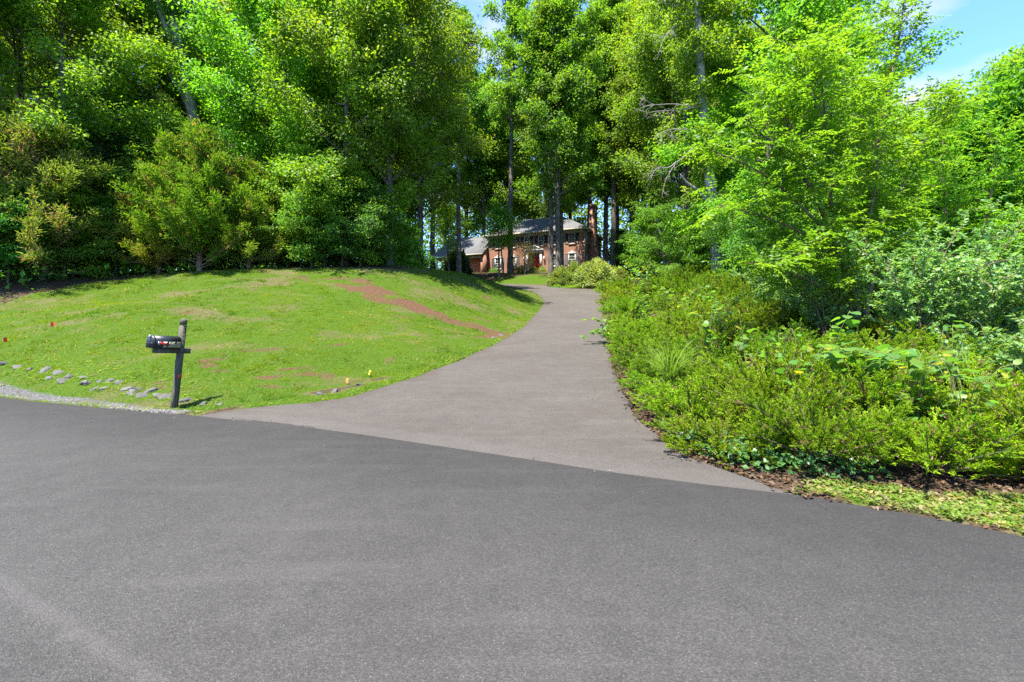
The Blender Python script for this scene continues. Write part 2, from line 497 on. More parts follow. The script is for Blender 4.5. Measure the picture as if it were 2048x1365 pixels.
def mat_ground():
    m, n, l, b, out = new_mat('ground')
    tc = n.new('ShaderNodeTexCoord').outputs['Object']
    at = n.new('ShaderNodeAttribute'); at.attribute_name = 'col'
    sc = n.new('ShaderNodeSeparateColor'); l.new(at.outputs['Color'], sc.inputs[0])
    nz = N_noise(n, l, tc, 2.2, 6, 0.7)
    nf = N_noise(n, l, tc, 22, 5, 0.7)
    def edge(ch, gain=0.9):
        k = n.new('ShaderNodeMath'); k.operation = 'MULTIPLY_ADD'
        l.new(nf, k.inputs[0]); k.inputs[1].default_value = gain; l.new(ch, k.inputs[2])
        k2 = n.new('ShaderNodeMath'); k2.operation = 'ADD'; k2.inputs[1].default_value = -gain * 0.5; l.new(k.outputs[0], k2.inputs[0])
        return N_ramp(n, l, k2.outputs[0], [(0.42, 0.0), (0.58, 1.0)])
    litter = N_ramp(n, l, nf, [(0.3, (0.03, 0.02, 0.013)), (0.5, (0.075, 0.048, 0.030)), (0.7, (0.14, 0.092, 0.058))])
    litter = N_mix(n, l, N_ramp(n, l, nz, [(0.5, 0.0), (0.65, 0.6)]), litter, (0.05, 0.075, 0.02))
    lawn = N_ramp(n, l, nf, [(0.28, (0.016, 0.050, 0.003)), (0.5, (0.055, 0.110, 0.006)), (0.66, (0.10, 0.135, 0.012)), (0.78, (0.16, 0.125, 0.05))])
    clay = N_ramp(n, l, nf, [(0.25, (0.055, 0.029, 0.017)), (0.5, (0.115, 0.060, 0.034)), (0.75, (0.19, 0.115, 0.07))])
    grav = N_ramp(n, l, N_noise(n, l, tc, 45, 3, 0.8), [(0.3, (0.06, 0.058, 0.056)), (0.55, (0.135, 0.13, 0.127)), (0.75, (0.22, 0.213, 0.208))])
    thin = N_ramp(n, l, nf, [(0.3, (0.055, 0.050, 0.016)), (0.5, (0.125, 0.105, 0.045)), (0.72, (0.21, 0.165, 0.09))])
    lawn = N_mix(n, l, N_ramp(n, l, sc.outputs[0], [(0.62, 0.9), (0.97, 0.0)]), lawn, thin)
    c = N_mix(n, l, edge(sc.outputs[0]), litter, lawn)
    c = N_mix(n, l, edge(sc.outputs[1], 0.7), c, clay)
    c = N_mix(n, l, edge(sc.outputs[2], 0.5), c, grav)
    c = N_mix(n, l, 1.0, c, KA, 'MULTIPLY'); l.new(c, b.inputs['Base Color']); b.inputs['Roughness'].default_value = 0.95; b.inputs['Specular IOR Level'].default_value = 0.1
    N_bump(n, l, b, nf, 0.8, 0.05)
    return m
M['ground'] = mat_ground()

def mat_stone():
    m, n, l, b, out = new_mat('grey_stone')
    tc = n.new('ShaderNodeTexCoord').outputs['Object']
    oi = n.new('ShaderNodeObjectInfo')
    f = N_noise(n, l, tc, 9, 6, 0.7)
    c = N_ramp(n, l, f, [(0.25, (0.055, 0.052, 0.044)), (0.5, (0.125, 0.118, 0.104)), (0.75, (0.24, 0.226, 0.20))])
    mr = n.new('ShaderNodeMapRange'); mr.inputs['To Min'].default_value = 0.7; mr.inputs['To Max'].default_value = 1.15; l.new(oi.outputs['Random'], mr.inputs['Value'])
    c = N_mix(n, l, 1.0, c, mr.outputs['Result'], 'MULTIPLY')
    c = N_mix(n, l, 1.0, c, KA, 'MULTIPLY'); l.new(c, b.inputs['Base Color']); b.inputs['Roughness'].default_value = 0.85
    N_bump(n, l, b, f, 0.6, 0.03)
    return m
M['stone'] = mat_stone()

# ------------------------------------------------------------------ terrain
def PX(px, py, d):
    return ((px - 1024) / FPX * d, d, EYE + (HOR - py) / FPX * d)

PROF_D = [-400, 0, 5, 6.3, 8, 10, 15, 20, 25, 30, 36, 42, 48, 52, 60, 80]
PROF_Z = [0, 0, 0, 0.05, 0.1, 0.27, 0.75, 1.30, 2.0, 2.7, 3.6, 4.4, 5.19, 5.65, 6.6, 8.5]
def prof(Y): return np.interp(Y, PROF_D, PROF_Z)
def drive_z(X, Y):
    X = np.asarray(X, float); Y = np.asarray(Y, float)
    sd = np.where(in_poly(X, Y, ROAD_POLY), 0.0, dist_line(X, Y, ROAD_EDGE))
    k = np.clip(sd / 2.5, 0, 1)
    return prof(Y) * k * k * (3 - 2 * k)

ROAD_EDGE = smooth_line([(-160, 66), (-80, 35), (-30, 17.2), (-14, 10.45), (-9.72, 8.64), (-7.24, 7.74), (-5.38, 7.2), (-3.0, 6.42), (-.13, 4.98), (1.29, 4.30),
                         (2.34, 3.88), (2.98, 3.5), (3.55, 3.1), (6, 1.1), (12, -4.2), (40, -28), (120, -95)], 400, 3)
ROAD_W = 8.4
_t = np.gradient(ROAD_EDGE, axis=0); _t /= np.linalg.norm(_t, axis=1)[:, None]
ROAD_NRM = np.stack([_t[:, 1], -_t[:, 0]], axis=1)        # towards the camera side
ROAD_POLY = np.vstack([ROAD_EDGE, (ROAD_EDGE + ROAD_NRM * ROAD_W)[::-1]])

DL = [(-5.05, 7.0), (-4.75, 7.85), (-3.35, 7.35), (-2.7, 7.55), (-2.29, 9.3), (-1.72, 10.9), (-1.04, 12.8), (-.40, 15.0), (.32, 18.2), (1.0, 22.3), (1.82, 27.2), (2.13, 30.3), (2.0, 35.0), (1.2, 39.8), (-.7, 45), (-2.6, 50), (-8, 53.5), (-14, 55)]
DR = [(2.6, 3.6), (2.42, 3.98), (2.15, 4.2), (1.98, 4.75), (1.8, 5.45), (1.78, 6.5), (2.1, 8.7), (2.4, 11.1), (2.95, 14.2), (3.55, 17.6), (4.3, 22.5), (5.6, 29.5), (7.4, 36), (8.3, 40.8), (6.5, 42.8), (3.6, 46.5), (-1, 52.8), (-9, 57.2), (-14, 58.8)]
DL = smooth_line([(-4.9, 6.9), (-4.85, 7.35), (-4.3, 7.72), (-3.6, 7.86), (-2.95, 8.1), (-2.29, 9.2), (-1.72, 10.8), (-1.04, 12.8), (-.40, 15.0), (.32, 18.2), (1.0, 22.3), (1.82, 27.2), (2.13, 30.3), (2.0, 35.0), (1.2, 39.8), (-.7, 45), (-2.6, 49), (-8, 52.5), (-14, 54)], 90, 2)
DR = smooth_line([(2.55, 3.55), (2.42, 3.98), (2.15, 4.35), (1.95, 4.8), (1.8, 5.6), (1.85, 6.8), (2.1, 8.7), (2.45, 11.1), (3.0, 14.2), (3.6, 17.6), (4.5, 22.5), (5.8, 29.5), (7.5, 36), (8.3, 40.5), (6.6, 43.0), (3.6, 46.5), (-1, 51.2), (-9, 55.6), (-14, 57.2)], 90, 2)
DRIVE_POLY = np.vstack([DL, DR[::-1]])

CTRL = [PX(*p) for p in [
    (0, 735, 11), (-300, 720, 13), (200, 775, 9.3), (330, 805, 8.2), (0, 680, 12.5), (0, 620, 16), (-300, 600, 17), (-300, 660, 14.5), (150, 580, 18.5),
    (300, 553, 20.5), (450, 541, 21.5), (600, 539, 22), (720, 541, 22.5), (850, 549, 24), (950, 562, 26.5), (1010, 572, 30), (300, 650, 13), (450, 650, 13.5),
    (600, 650, 14), (600, 590, 18), (300, 600, 16.5), (800, 600, 19), (800, 650, 15.5), (900, 640, 18), (900, 592, 22), (1000, 602, 25), (1000, 632, 21.5),
    (1050, 590, 31), (150, 650, 13), (450, 720, 10.3), (600, 720, 10.6), (300, 730, 10), (500, 780, 8.8), (700, 720, 11.3), (620, 770, 9.2)]]
CTRL += [(-12, 30, 4.1), (-25, 30, 3.9), (-40, 30, 4.2), (-20, 45, 5.3), (-8, 40, 4.6), (-5, 48, 5.6), (-30, 60, 6.8), (-12, 56, 7.0), (0, 75, 8.4), (20, 75, 8),
         (-4, 58, 7.45), (0, 57.5, 7.35), (4, 56, 7.2), (9, 54.5, 7.2), (12, 57, 7.4), (-12, 64, 7.7), (-3, 63, 7.75), (3, 61, 7.75), (9, 58, 7.7), (10, 66, 7.8), (-3, 70, 8),
         (2, 50, 6.2), (6, 47, 5.7), (10, 45, 5.2), (-1, 54, 6.7),
         (4, 7, .3), (4, 5, .08), (5, 12, 1.0), (8, 8, .6), (6, 5, .15), (8, 3.5, .05), (4.6, 18, 1.55), (8, 15, 1.45), (7, 22, 2.5), (9, 25, 2.9), (7.5, 30, 3.2), (12, 40, 4.5),
         (14, 14, 1.2), (20, 20, 1.6), (30, 24, 1.7), (25, 50, 5.0), (40, 40, 3.5), (20, 8, .5), (14, 28, 3.0), (60, 20, 1.0)]
CTRL += [(x, y, z) for x, y, z in [(-60, 90, 9), (0, 110, 10), (60, 90, 8), (-90, 50, 6), (90, 50, 4), (0, -14, -.1), (-40, -10, -.1), (40, -60, -.1), (-60, 5, -.1), (-150, 200, 12), (150, 200, 12), (0, 220, 13), (200, 0, 1), (-200, 0, 1), (0, -150, 0)]]
CTRL += [(x, y - 0.0, -.02) for x, y in ROAD_EDGE[60:330:12] if abs(x) < 60]
CTRL += [(x, y, prof(y)) for x, y in list(DL[8:78:5]) + list(DR[4:78:5])]
CTRL = np.array(CTRL, float)
def _tps(C):
    n = len(C)
    r2 = ((C[:, None, :2] - C[None, :, :2]) ** 2).sum(-1)
    K = 0.5 * r2 * np.log(r2 + 1e-9)
    P = np.hstack([np.ones((n, 1)), C[:, :2]])
    A = np.zeros((n + 3, n + 3)); A[:n, :n] = K + np.eye(n) * 0.6; A[:n, n:] = P; A[n:, :n] = P.T
    return np.linalg.solve(A, np.concatenate([C[:, 2], np.zeros(3)]))
TW = _tps(CTRL)
def tps(X, Y):
    sh = X.shape; X = X.ravel(); Y = Y.ravel()
    out = np.empty(len(X))
    for a in range(0, len(X), 20000):
        x = X[a:a + 20000, None]; y = Y[a:a + 20000, None]
        r2 = (x - CTRL[None, :, 0]) ** 2 + (y - CTRL[None, :, 1]) ** 2
        out[a:a + 20000] = (0.5 * r2 * np.log(r2 + 1e-9)) @ TW[:-3] + TW[-3] + TW[-2] * x[:, 0] + TW[-1] * y[:, 0]
    far = np.clip((np.hypot(X, Y) - 150) / 120, 0, 1)
    out = out * (1 - far) + far * np.clip(out, -1, 14)
    return out.reshape(sh)

def height(X, Y):
    """surface of the ground"""
    X = np.atleast_1d(np.asarray(X, float)); Y = np.atleast_1d(np.asarray(Y, float))
    z = tps(X, Y)
    z = z + (vnoise(X, Y, 1.7, 3) - .5) * 0.12 + (vnoise(X, Y, 0.62, 4) - .5) * 0.07
    dd = dist_line(X, Y, DRIVE_POLY); ind = in_poly(X, Y, DRIVE_POLY)
    w = np.where(ind, 1.0, np.clip(1 - dd / 1.1, 0, 1) ** 2 * (3 - 2 * np.clip(1 - dd / 1.1, 0, 1)))
    z = z * (1 - w) + w * (drive_z(X, Y) + 0.012)
    dr = dist_line(X, Y, ROAD_POLY); inr = in_poly(X, Y, ROAD_POLY)
    w = np.where(inr, 1.0, np.clip(1 - dr / 0.8, 0, 1))
    w = w * w * (3 - 2 * w)
    z = z * (1 - w) + w * 0.012
    z = np.where(ind & (dd > 0.05) | inr & (dr > 0.05), z - 0.09, z)
    return z
def gz(x, y): return float(height([x], [y])[0])
def surf(x, y):
    z = gz(x, y)
    return z
def at(px, d):
    x = (px - 1024) / FPX * d
    return (x, d, gz(x, d))

# masks ------------------------------------------------------------
def P2(px, d): return ((px - 1024) / FPX * d, d)
WOOD_LINE = [(-60, 40), (-30, 21.5), P2(-150, 17), P2(0, 16.5), P2(150, 19.2), P2(300, 20.9), P2(450, 22), P2(600, 22.6), P2(720, 23), P2(800, 24.3), P2(870, 27), (-3.2, 33), (-3.0, 42), (-3.6, 49)]
LAWN = WOOD_LINE + [tuple(p) for p in DL[78:6:-3]] + [(-5.0, 7.25)] + [tuple(p) for p in ROAD_EDGE[ROAD_EDGE[:, 0] < -5.2][::-4]]
HOUSE_LAWN = [(-2.4, 51.8), (3.7, 47.0), (7, 43.6), (9.2, 41.5), (10.5, 44), (9, 48), (4, 50.2), (1, 52.3), (-2, 54)]
FAR_LAWN = [(15, 13), (60, 12), (70, 34), (22, 33), (16.5, 22)]
VERGE = [(2.5, 3.95), (3.0, 3.6), (3.6, 3.15), (6.1, 1.2), (12, -4.0), (14, -2), (8.3, 2.3), (5.2, 3.5), (4.0, 3.85), (3.2, 4.1), (2.75, 4.25)]
GRAVEL_LINE = [(-5.35, 7.36), (-6.3, 7.68), (-7.4, 8.15), (-9.7, 9.08), (-14, 10.95), (-30, 17.7)]
CLAY_LINE = [P2(730, 20.0), P2(755, 19.5), P2(800, 18.9), P2(860, 18.3), P2(925, 17.8), P2(975, 17.3), P2(1003, 16.8), P2(993, 16.1)]
CLAY_W = 0.62
CLAY2 = [[P2(400, 10.3), P2(420, 9.9), P2(448, 9.6)], [P2(500, 9.3), P2(545, 9.4), P2(600, 9.7)], [P2(515, 9.0), P2(560, 8.95)], [P2(700, 9.5), P2(735, 9.6)], [P2(315, 9.2), P2(325, 8.9)], [P2(570, 20), P2(560, 19.2)],
         [P2(560, 9.9), P2(610, 10.2)], [P2(650, 20.5), P2(690, 20.9)], [P2(480, 11.0), P2(560, 11.5)], [P2(655, 12.2), P2(690, 12.6)]]

def masks(X, Y):
    lawn = in_poly(X, Y, LAWN) | in_poly(X, Y, HOUSE_LAWN) | in_poly(X, Y, FAR_LAWN) | in_poly(X, Y, VERGE) | ((Y < 2) & ~in_poly(X, Y, ROAD_POLY))
    lawn |= (dist_line(X, Y, DL[2:80]) < .55) & (X < 2.6) & (X > -5.1)
    lw = lawn.astype(float)
    d1 = dist_line(X, Y, CLAY_LINE)
    wv = CLAY_W * (0.5 + 1.2 * vnoise(X, Y, 1.1, 8)) * (1.35 - .5 * np.clip((X + 5) / 4.5, 0, 1))
    clay = np.clip(1.1 - 0.6 * d1 / wv, 0, 1) * np.clip(.20 + 1.25 * vnoise(X, Y, .42, 28) + .35 * vnoise(X, Y, .15, 29), 0, 1)
    for k, c in enumerate(CLAY2):
        d2 = dist_line(X, Y, c)
        clay = np.maximum(clay, np.clip(0.80 - 0.5 * d2 / (0.12 + 0.12 * vnoise(X, Y, .5, 20 + k)), 0, 1))
    spots = np.clip((vnoise(X, Y, 1.3, 11) * .6 + vnoise(X, Y, .45, 12) * .4 - 0.68) * 4, 0, .55) * in_poly(X, Y, LAWN)
    clay = np.maximum(clay, spots)
    # worn turf: thin straw coloured places, drawn out along the slope
    worn = np.clip((.45 * vnoise(X * .55, Y * 1.3, 1.15, 51) + .35 * vnoise(X * .7, Y * 1.3, .42, 52) + .20 * vnoise(X, Y, .17, 53) - .52) * 3.6, 0, 1)
    lw = np.where(in_poly(X, Y, LAWN), lw * (1 - .40 * worn), lw)
    g = dist_line(X, Y, GRAVEL_LINE)
    gw = 0.15 + 0.018 * np.clip(-5.3 - X, 0, 9)
    grav = np.clip(1.0 - 0.5 * g / gw, 0, 1)
    # narrow gritty seam along the drive's edge
    return lw, clay, grav

xs = np.concatenate([-np.geomspace(500, 34, 22), np.arange(-32, 24, .27), np.geomspace(25, 500, 24)])
ys = np.concatenate([-np.geomspace(400, 4, 18), np.arange(-3, 66, .27), np.geomspace(67, 600, 26)])
GX, GY = np.meshgrid(xs, ys)
GZ = height(GX, GY)
nx, ny = len(xs), len(ys)
V = np.stack([GX.ravel(), GY.ravel(), GZ.ravel()], axis=1)
ii = (np.arange(ny - 1)[:, None] * nx + np.arange(nx - 1)[None, :]).ravel()
F = np.stack([ii, ii + 1, ii + nx + 1, ii + nx], axis=1)
lw, cl, gr = masks(GX.ravel(), GY.ravel())
ground = obj('ground', mesh_arrays('ground', V, F, M['ground'], np.stack([lw, cl, gr], axis=1), True))
tag(ground, kind='structure')

# road sheet
nv = 25
vv = np.linspace(0, ROAD_W, nv)
RV = (ROAD_EDGE[:, None, :] + ROAD_NRM[:, None, :] * vv[None, :, None])
jit = (vnoise(ROAD_EDGE[:, 0] * 3, ROAD_EDGE[:, 1] * 3, .7, 2) - .5) * .10
RV[:, 0, :] += ROAD_NRM * jit[:, None]
zc = np.broadcast_to(0.016 + 0.0 * vv[None, :], RV.shape[:2])
V = np.concatenate([RV, zc[..., None]], axis=2).reshape(-1, 3)
n0 = len(ROAD_EDGE)
ii = (np.arange(n0 - 1)[:, None] * nv + np.arange(nv - 1)[None, :]).ravel()
F = np.stack([ii, ii + nv, ii + nv + 1, ii + 1], axis=1)
vc = np.broadcast_to(vv[None, :] / ROAD_W, RV.shape[:2]).ravel()
road = obj('road', mesh_arrays('road', V, F, M['road'], np.stack([vc, vc, vc], axis=1), True))
tag(road, kind='structure')

# driveway sheet
nc = 17
tt = np.linspace(0, 1, nc)
j1 = (vnoise(DL[:, 0] * 2, DL[:, 1] * 2, .9, 6) - .5) * .14
j2 = (vnoise(DR[:, 0] * 2, DR[:, 1] * 2, .9, 7) - .5) * .14
DV = DL[:, None, :] * (1 - tt[None, :, None]) + DR[:, None, :] * tt[None, :, None]
DV[:, 0, 0] += j1; DV[:, -1, 0] += j2
dz = drive_z(DV[..., 0], DV[..., 1]) + 0.010 + 0.03 * np.sin(np.pi * tt)[None, :] * np.clip((DV[..., 1] - 7) / 4, 0, 1)
V = np.concatenate([DV, dz[..., None]], axis=2).reshape(-1, 3)
ii = (np.arange(len(DL) - 1)[:, None] * nc + np.arange(nc - 1)[None, :]).ravel()
F = np.stack([ii, ii + 1, ii + nc + 1, ii + nc], axis=1)
dc = np.stack([np.broadcast_to(tt[None, :], DV.shape[:2]).ravel(), dist_line(DV[..., 0].ravel(), DV[..., 1].ravel(), ROAD_EDGE) / 4, np.zeros(DV.shape[0] * nc)], axis=1)
drive = obj('driveway', mesh_arrays('driveway', V, F, M['drive'], dc, True))
tag(drive, kind='structure')

# ------------------------------------------------------------------ the house
HZ = 7.72
house = empty('brick_house', (-3.27, 62.1, HZ), (0, 0, math.atan2(-0.408, 0.913)))
tag(house, 'two storey red brick house with grey hipped roof and red front door', 'house')

def wall_holes(mb, x0, x1, z0, z1, y, holes, depth=0.14):
    """wall in the plane y (facing -y) with rectangular openings and their reveals"""
    X = sorted({x0, x1} | {h[0] for h in holes} | {h[1] for h in holes})
    Z = sorted({z0, z1} | {h[2] for h in holes} | {h[3] for h in holes})
    for a, b in zip(X[:-1], X[1:]):
        for c, d in zip(Z[:-1], Z[1:]):
            mx, mz = (a + b) / 2, (c + d) / 2
            if any(h[0] < mx < h[1] and h[2] < mz < h[3] for h in holes): continue
            mb.add([(a, y, c), (b, y, c), (b, y, d), (a, y, d)], [(0, 1, 2, 3)])
    for a, b, c, d in holes:
        if (a, b, c, d) == DOOR: continue
        e = y + depth
        mb.add([(a, y, c), (a, e, c), (a, e, d), (a, y, d)], [(0, 1, 2, 3)])
        mb.add([(b, y, c), (b, y, d), (b, e, d), (b, e, c)], [(0, 1, 2, 3)])
        mb.add([(a, y, d), (a, e, d), (b, e, d), (b, y, d)], [(0, 1, 2, 3)])
        mb.add([(a, y, c), (b, y, c), (b, e, c), (a, e, c)], [(0, 1, 2, 3)])

UPX = [1.5, 3.75, 5.72, 7.7, 9.6, 11.85]
LOX = [1.5, 3.75, 9.6, 11.85]
up = [(x - .42, x + .42, 3.35, 4.68) for x in UPX]
lo = [(x - .45, x + .45, .66, 2.08) for x in LOX]
DOOR = (5.95, 7.55, .12, 2.42)
mb = MB()
wall_holes(mb, 0, 13.5, -.8, 5.05, 0, up + lo + [DOOR])
mb.add([(13.5, 0, -.8), (13.5, 8.5, -.8), (13.5, 8.5, 5.05), (13.5, 0, 5.05)], [(0, 1, 2, 3)])
mb.add([(0, 0, -.8), (0, 0, 5.05), (0, 8.5, 5.05), (0, 8.5, -.8)], [(0, 1, 2, 3)])
mb.add([(0, 8.5, -.8), (0, 8.5, 5.05), (13.5, 8.5, 5.05), (13.5, 8.5, -.8)], [(0, 1, 2, 3)])
obj('wall', mb.mesh('wall', M['brick']), house)

def add_window(x0, x1, z0, z1, y, lower):
    mb = MB(); t = .075
    mb.box(x0, x0 + t, y - .03, y + .1, z0, z1); mb.box(x1 - t, x1, y - .03, y + .1, z0, z1)
    mb.box(x0 + t, x1 - t, y - .03, y + .1, z1 - t, z1); mb.box(x0 + t, x1 - t, y - .03, y + .1, z0, z0 + t)
    f = obj('window', mb.mesh('window', M['white']), house)
    zm = (z0 + z1) / 2
    mb = MB()
    mb.box(x0 + t, x1 - t, y + .0, y + .09, zm - .03, zm + .03)
    w = (x1 - x0 - 2 * t)
    for k in (1, 2):
        xx = x0 + t + w * k / 3
        mb.box(xx - .012, xx + .012, y + .02, y + .085, z0 + t, zm - .03); mb.box(xx - .012, xx + .012, y + .02, y + .085, zm + .03, z1 - t)
    for a, b in ((z0 + t, zm - .03), (zm + .03, z1 - t)):
        h = (a + b) / 2
        mb.box(x0 + t, x1 - t, y + .025, y + .08, h - .012, h + .012)
    obj('sash', mb.mesh('sash', M['white']), f)
    for a, b in ((z0 + t, zm - .03), (zm + .03, z1 - t)):
        mb = MB(); mb.box(x0 + t, x1 - t, y + .055, y + .065, a, b)
        obj('pane', mb.mesh('pane', M['glass']), f)
    mb = MB(); mb.box(x0 - .06, x1 + .06, y - .09, y - .002, z0 - .11, z0 - .002)
    obj('sill', mb.mesh('sill', M['white'] if lower else M['brick']), f)
    if lower:
        mb = MB()
        mb.box(x0 - .05, x1 + .05, y - .06, y - .002, z1 + .002, z1 + .2)
        xm = (x0 + x1) / 2
        mb.poly_prism([(xm - .36, z1 + .2), (xm + .36, z1 + .2), (xm + .2, z1 + .3), (xm, z1 + .38), (xm - .2, z1 + .3)], 0, 2, 1, y - .07, y - .004)
        obj('crown_moulding', mb.mesh('crown_moulding', M['white']), f)

def add_shutter(x0, x1, z0, z1, y):
    mb = MB()
    mb.box(x0, x0 + .05, y - .05, y - .004, z0, z1); mb.box(x1 - .05, x1, y - .05, y - .004, z0, z1)
    mb.box(x0 + .05, x1 - .05, y - .05, y - .004, z0, z0 + .07); mb.box(x0 + .05, x1 - .05, y - .05, y - .004, z1 - .07, z1)
    n = int((z1 - z0 - .14) / .075)
    for k in range(n):
        z = z0 + .07 + (k + .5) * (z1 - z0 - .14) / n
        mb.add([(x0 + .05, y - .012, z + .03), (x1 - .05, y - .012, z + .03), (x1 - .05, y - .045, z - .035), (x0 + .05, y - .045, z - .035)], [(0, 3, 2, 1)])
    obj('shutter', mb.mesh('shutter', M['shutter']), house)

for h in up:
    add_window(*h, 0, False)
    add_shutter(h[0] - .44, h[0] - .04, h[2], h[3], 0); add_shutter(h[1] + .04, h[1] + .44, h[2], h[3], 0)
for h in lo:
    add_window(*h, 0, True)
    add_shutter(h[0] - .46, h[0] - .04, h[2], h[3], 0); add_shutter(h[1] + .04, h[1] + .46, h[2], h[3], 0)
# end wall windows beside the chimney
def end_window(z0, z1):
    mb = MB()
    mb.box(13.504, 13.55, .55, .63, z0, z1); mb.box(13.504, 13.55, 1.3, 1.38, z0, z1)
    mb.box(13.504, 13.55, .63, 1.3, z0, z0 + .08); mb.box(13.504, 13.55, .63, 1.3, z1 - .08, z1); mb.box(13.504, 13.54, .63, 1.3, (z0 + z1) / 2 - .03, (z0 + z1) / 2 + .03)
    f = obj('window', mb.mesh('window', M['white']), house)
    mb = MB(); mb.box(13.504, 13.52, .63, 1.3, z0 + .08, (z0 + z1) / 2 - .03); mb.box(13.504, 13.52, .63, 1.3, (z0 + z1) / 2 + .03, z1 - .08)
    obj('pane', mb.mesh('pane', M['glass']), f)
end_window(.66, 2.08); end_window(3.35, 4.68)

# roof (hipped), eaves, frieze with dentils
o_, e_ = .55, 5.2
mb = MB()
mb.add([(-o_, -o_, e_), (13.5 + o_, -o_, e_), (13.5 + o_, 8.5 + o_, e_), (-o_, 8.5 + o_, e_), (4.3, 4.25, e_ + 2.75), (9.2, 4.25, e_ + 2.75)],
       [(0, 1, 5, 4), (2, 3, 4, 5)], [(1, 2, 5), (3, 0, 4)])
roof = obj('roof', mb.mesh('roof', M['shingle']), house)
mb = MB()
mb.box(-o_, 13.5 + o_, -o_ - .012, -o_ + .02, e_ - .2, e_ - .004); mb.box(-o_, 13.5 + o_, 8.5 + o_ - .02, 8.5 + o_ + .012, e_ - .2, e_ - .004)
mb.box(-o_ - .012, -o_, -o_ - .012, 8.5 + o_ + .012, e_ - .2, e_ - .004); mb.box(13.5 + o_, 13.5 + o_ + .012, -o_ - .012, 8.5 + o_ + .012, e_ - .2, e_ - .004)
mb.box(-o_ + .002, 13.5 + o_ - .002, -o_ + .022, 8.5 + o_ - .022, e_ - .16, e_ - .145)
mb.box(0, 13.5, -.05, -.003, 4.74, 5.04)
obj('eaves', mb.mesh('eaves', M['cream']), house)
mb = MB()
for k in range(46):
    x = .1 + k * .29
    mb.box(x, x + .13, -.2, -.052, 4.86, 5.03)
obj('dentil_moulding', mb.mesh('dentil_moulding', M['white']), house)
# quoins at the right hand corner of the front
for k in range(14):
    mb = MB(); w = .36 if k % 2 == 0 else .26
    mb.box(13.5 - w, 13.525, -.028, -.002, -.5 + k * .375 + .02, -.5 + k * .375 + .34)
    obj('quoin', mb.mesh('quoin', M['brick']), house)
# chimney with shoulders and cap
mb = MB()
mb.poly_prism([(13.51, -.8), (14.5, -.8), (14.5, 2.6), (14.2, 3.3), (14.2, 8.2), (13.51, 8.2)], 0, 2, 1, 2.0, 3.6)
ch = obj('chimney', mb.mesh('chimney', M['brick']), house)
mb = MB(); mb.box(13.42, 14.29, 1.9, 3.7, 8.203, 8.42); mb.box(13.5, 14.2, 2.0, 3.6, 8.423, 8.6)
obj('chimney_cap', mb.mesh('chimney_cap', M['brick']), ch)
# downspouts and rear gutter end
mb = MB()
mb.box(13.5 - .02, 13.5 + .07, -.11, -.03, -.4, 4.7)
obj('downspout', mb.mesh('downspout', M['cream']), house)
mb = MB(); mb.box(13.51, 13.6, 8.35, 8.45, -.4, 4.9)
obj('downspout', mb.mesh('downspout', M['cream']), house)

# doorway: recess, door, pilasters, swan neck pediment, lanterns, step
x0, x1, z0, z1 = DOOR; dp = 0.7
mb = MB()
mb.add([(x0, 0, z0), (x0, dp, z0), (x0, dp, z1), (x0, 0, z1)], [(0, 1, 2, 3)])
mb.add([(x1, 0, z0), (x1, 0, z1), (x1, dp, z1), (x1, dp, z0)], [(0, 1, 2, 3)])
mb.add([(x0, 0, z1), (x0, dp, z1), (x1, dp, z1), (x1, 0, z1)], [(0, 1, 2, 3)])
mb.add([(x0, 0, z0), (x1, 0, z0), (x1, dp, z0), (x0, dp, z0)], [(0, 1, 2, 3)])
xm = (x0 + x1) / 2
mb.add([(x0, dp, z0), (xm - .5, dp, z0), (xm - .5, dp, z1), (x0, dp, z1)], [(0, 1, 2, 3)])
mb.add([(xm + .5, dp, z0), (x1, dp, z0), (x1, dp, z1), (xm + .5, dp, z1)], [(0, 1, 2, 3)])
obj('door_recess', mb.mesh('door_recess', M['cream']), house)
mb = MB()
mb.box(xm - .498, xm + .498, dp - .02, dp + .03, z0 + .01, z0 + 2.0)
for a, b in ((-.4, -.06), (.06, .4)):
    for c, d in ((.2, .75), (.88, 1.3), (1.42, 1.85)):
        mb.box(xm + a, xm + b, dp - .04, dp - .022, z0 + c, z0 + d)
door = obj('front_door', mb.mesh('front_door', M['red_door']), house)
mb = MB(); mb.box(xm + .40, xm + .45, dp - .09, dp - .042, z0 + .92, z0 + 1.08)
obj('handle', mb.mesh('handle', M['silver']), door)
mb = MB(); mb.box(xm - .498, xm + .498, dp - .02, dp + .02, z0 + 2.012, z0 + 2.07)
for k in range(5):
    xx = xm - .498 + k * .249 - (.02 if k else 0)
    mb.box(xx, xx + .02, dp - .02, dp + .02, z0 + 2.072, z1 - .002)
tr = obj('transom', mb.mesh('transom', M['white']), house)
mb = MB(); mb.box(xm - .49, xm + .49, dp + .004, dp + .012, z0 + 2.072, z1 - .004)
obj('pane', mb.mesh('pane', M['glass']), tr)
for sx in (x0 - .3, x1 + .02):
    mb = MB()
    mb.box(sx, sx + .28, -.14, -.003, z0 + .25, z1 + .02); mb.box(sx - .04, sx + .32, -.18, -.003, z0, z0 + .248); mb.box(sx - .04, sx + .32, -.18, -.003, z1 + .022, z1 + .12)
    for k in range(3):
        mb.box(sx + .05 + k * .07, sx + .09 + k * .07, -.155, -.142, z0 + .35, z1 - .1)
    obj('pilaster', mb.mesh('pilaster', M['white']), house)
mb = MB()
mb.box(x0 - .42, x1 + .42, -.26, -.003, z1 + .124, z1 + .36)
mb.box(x0 - .5, x1 + .5, -.34, -.003, z1 + .363, z1 + .45)
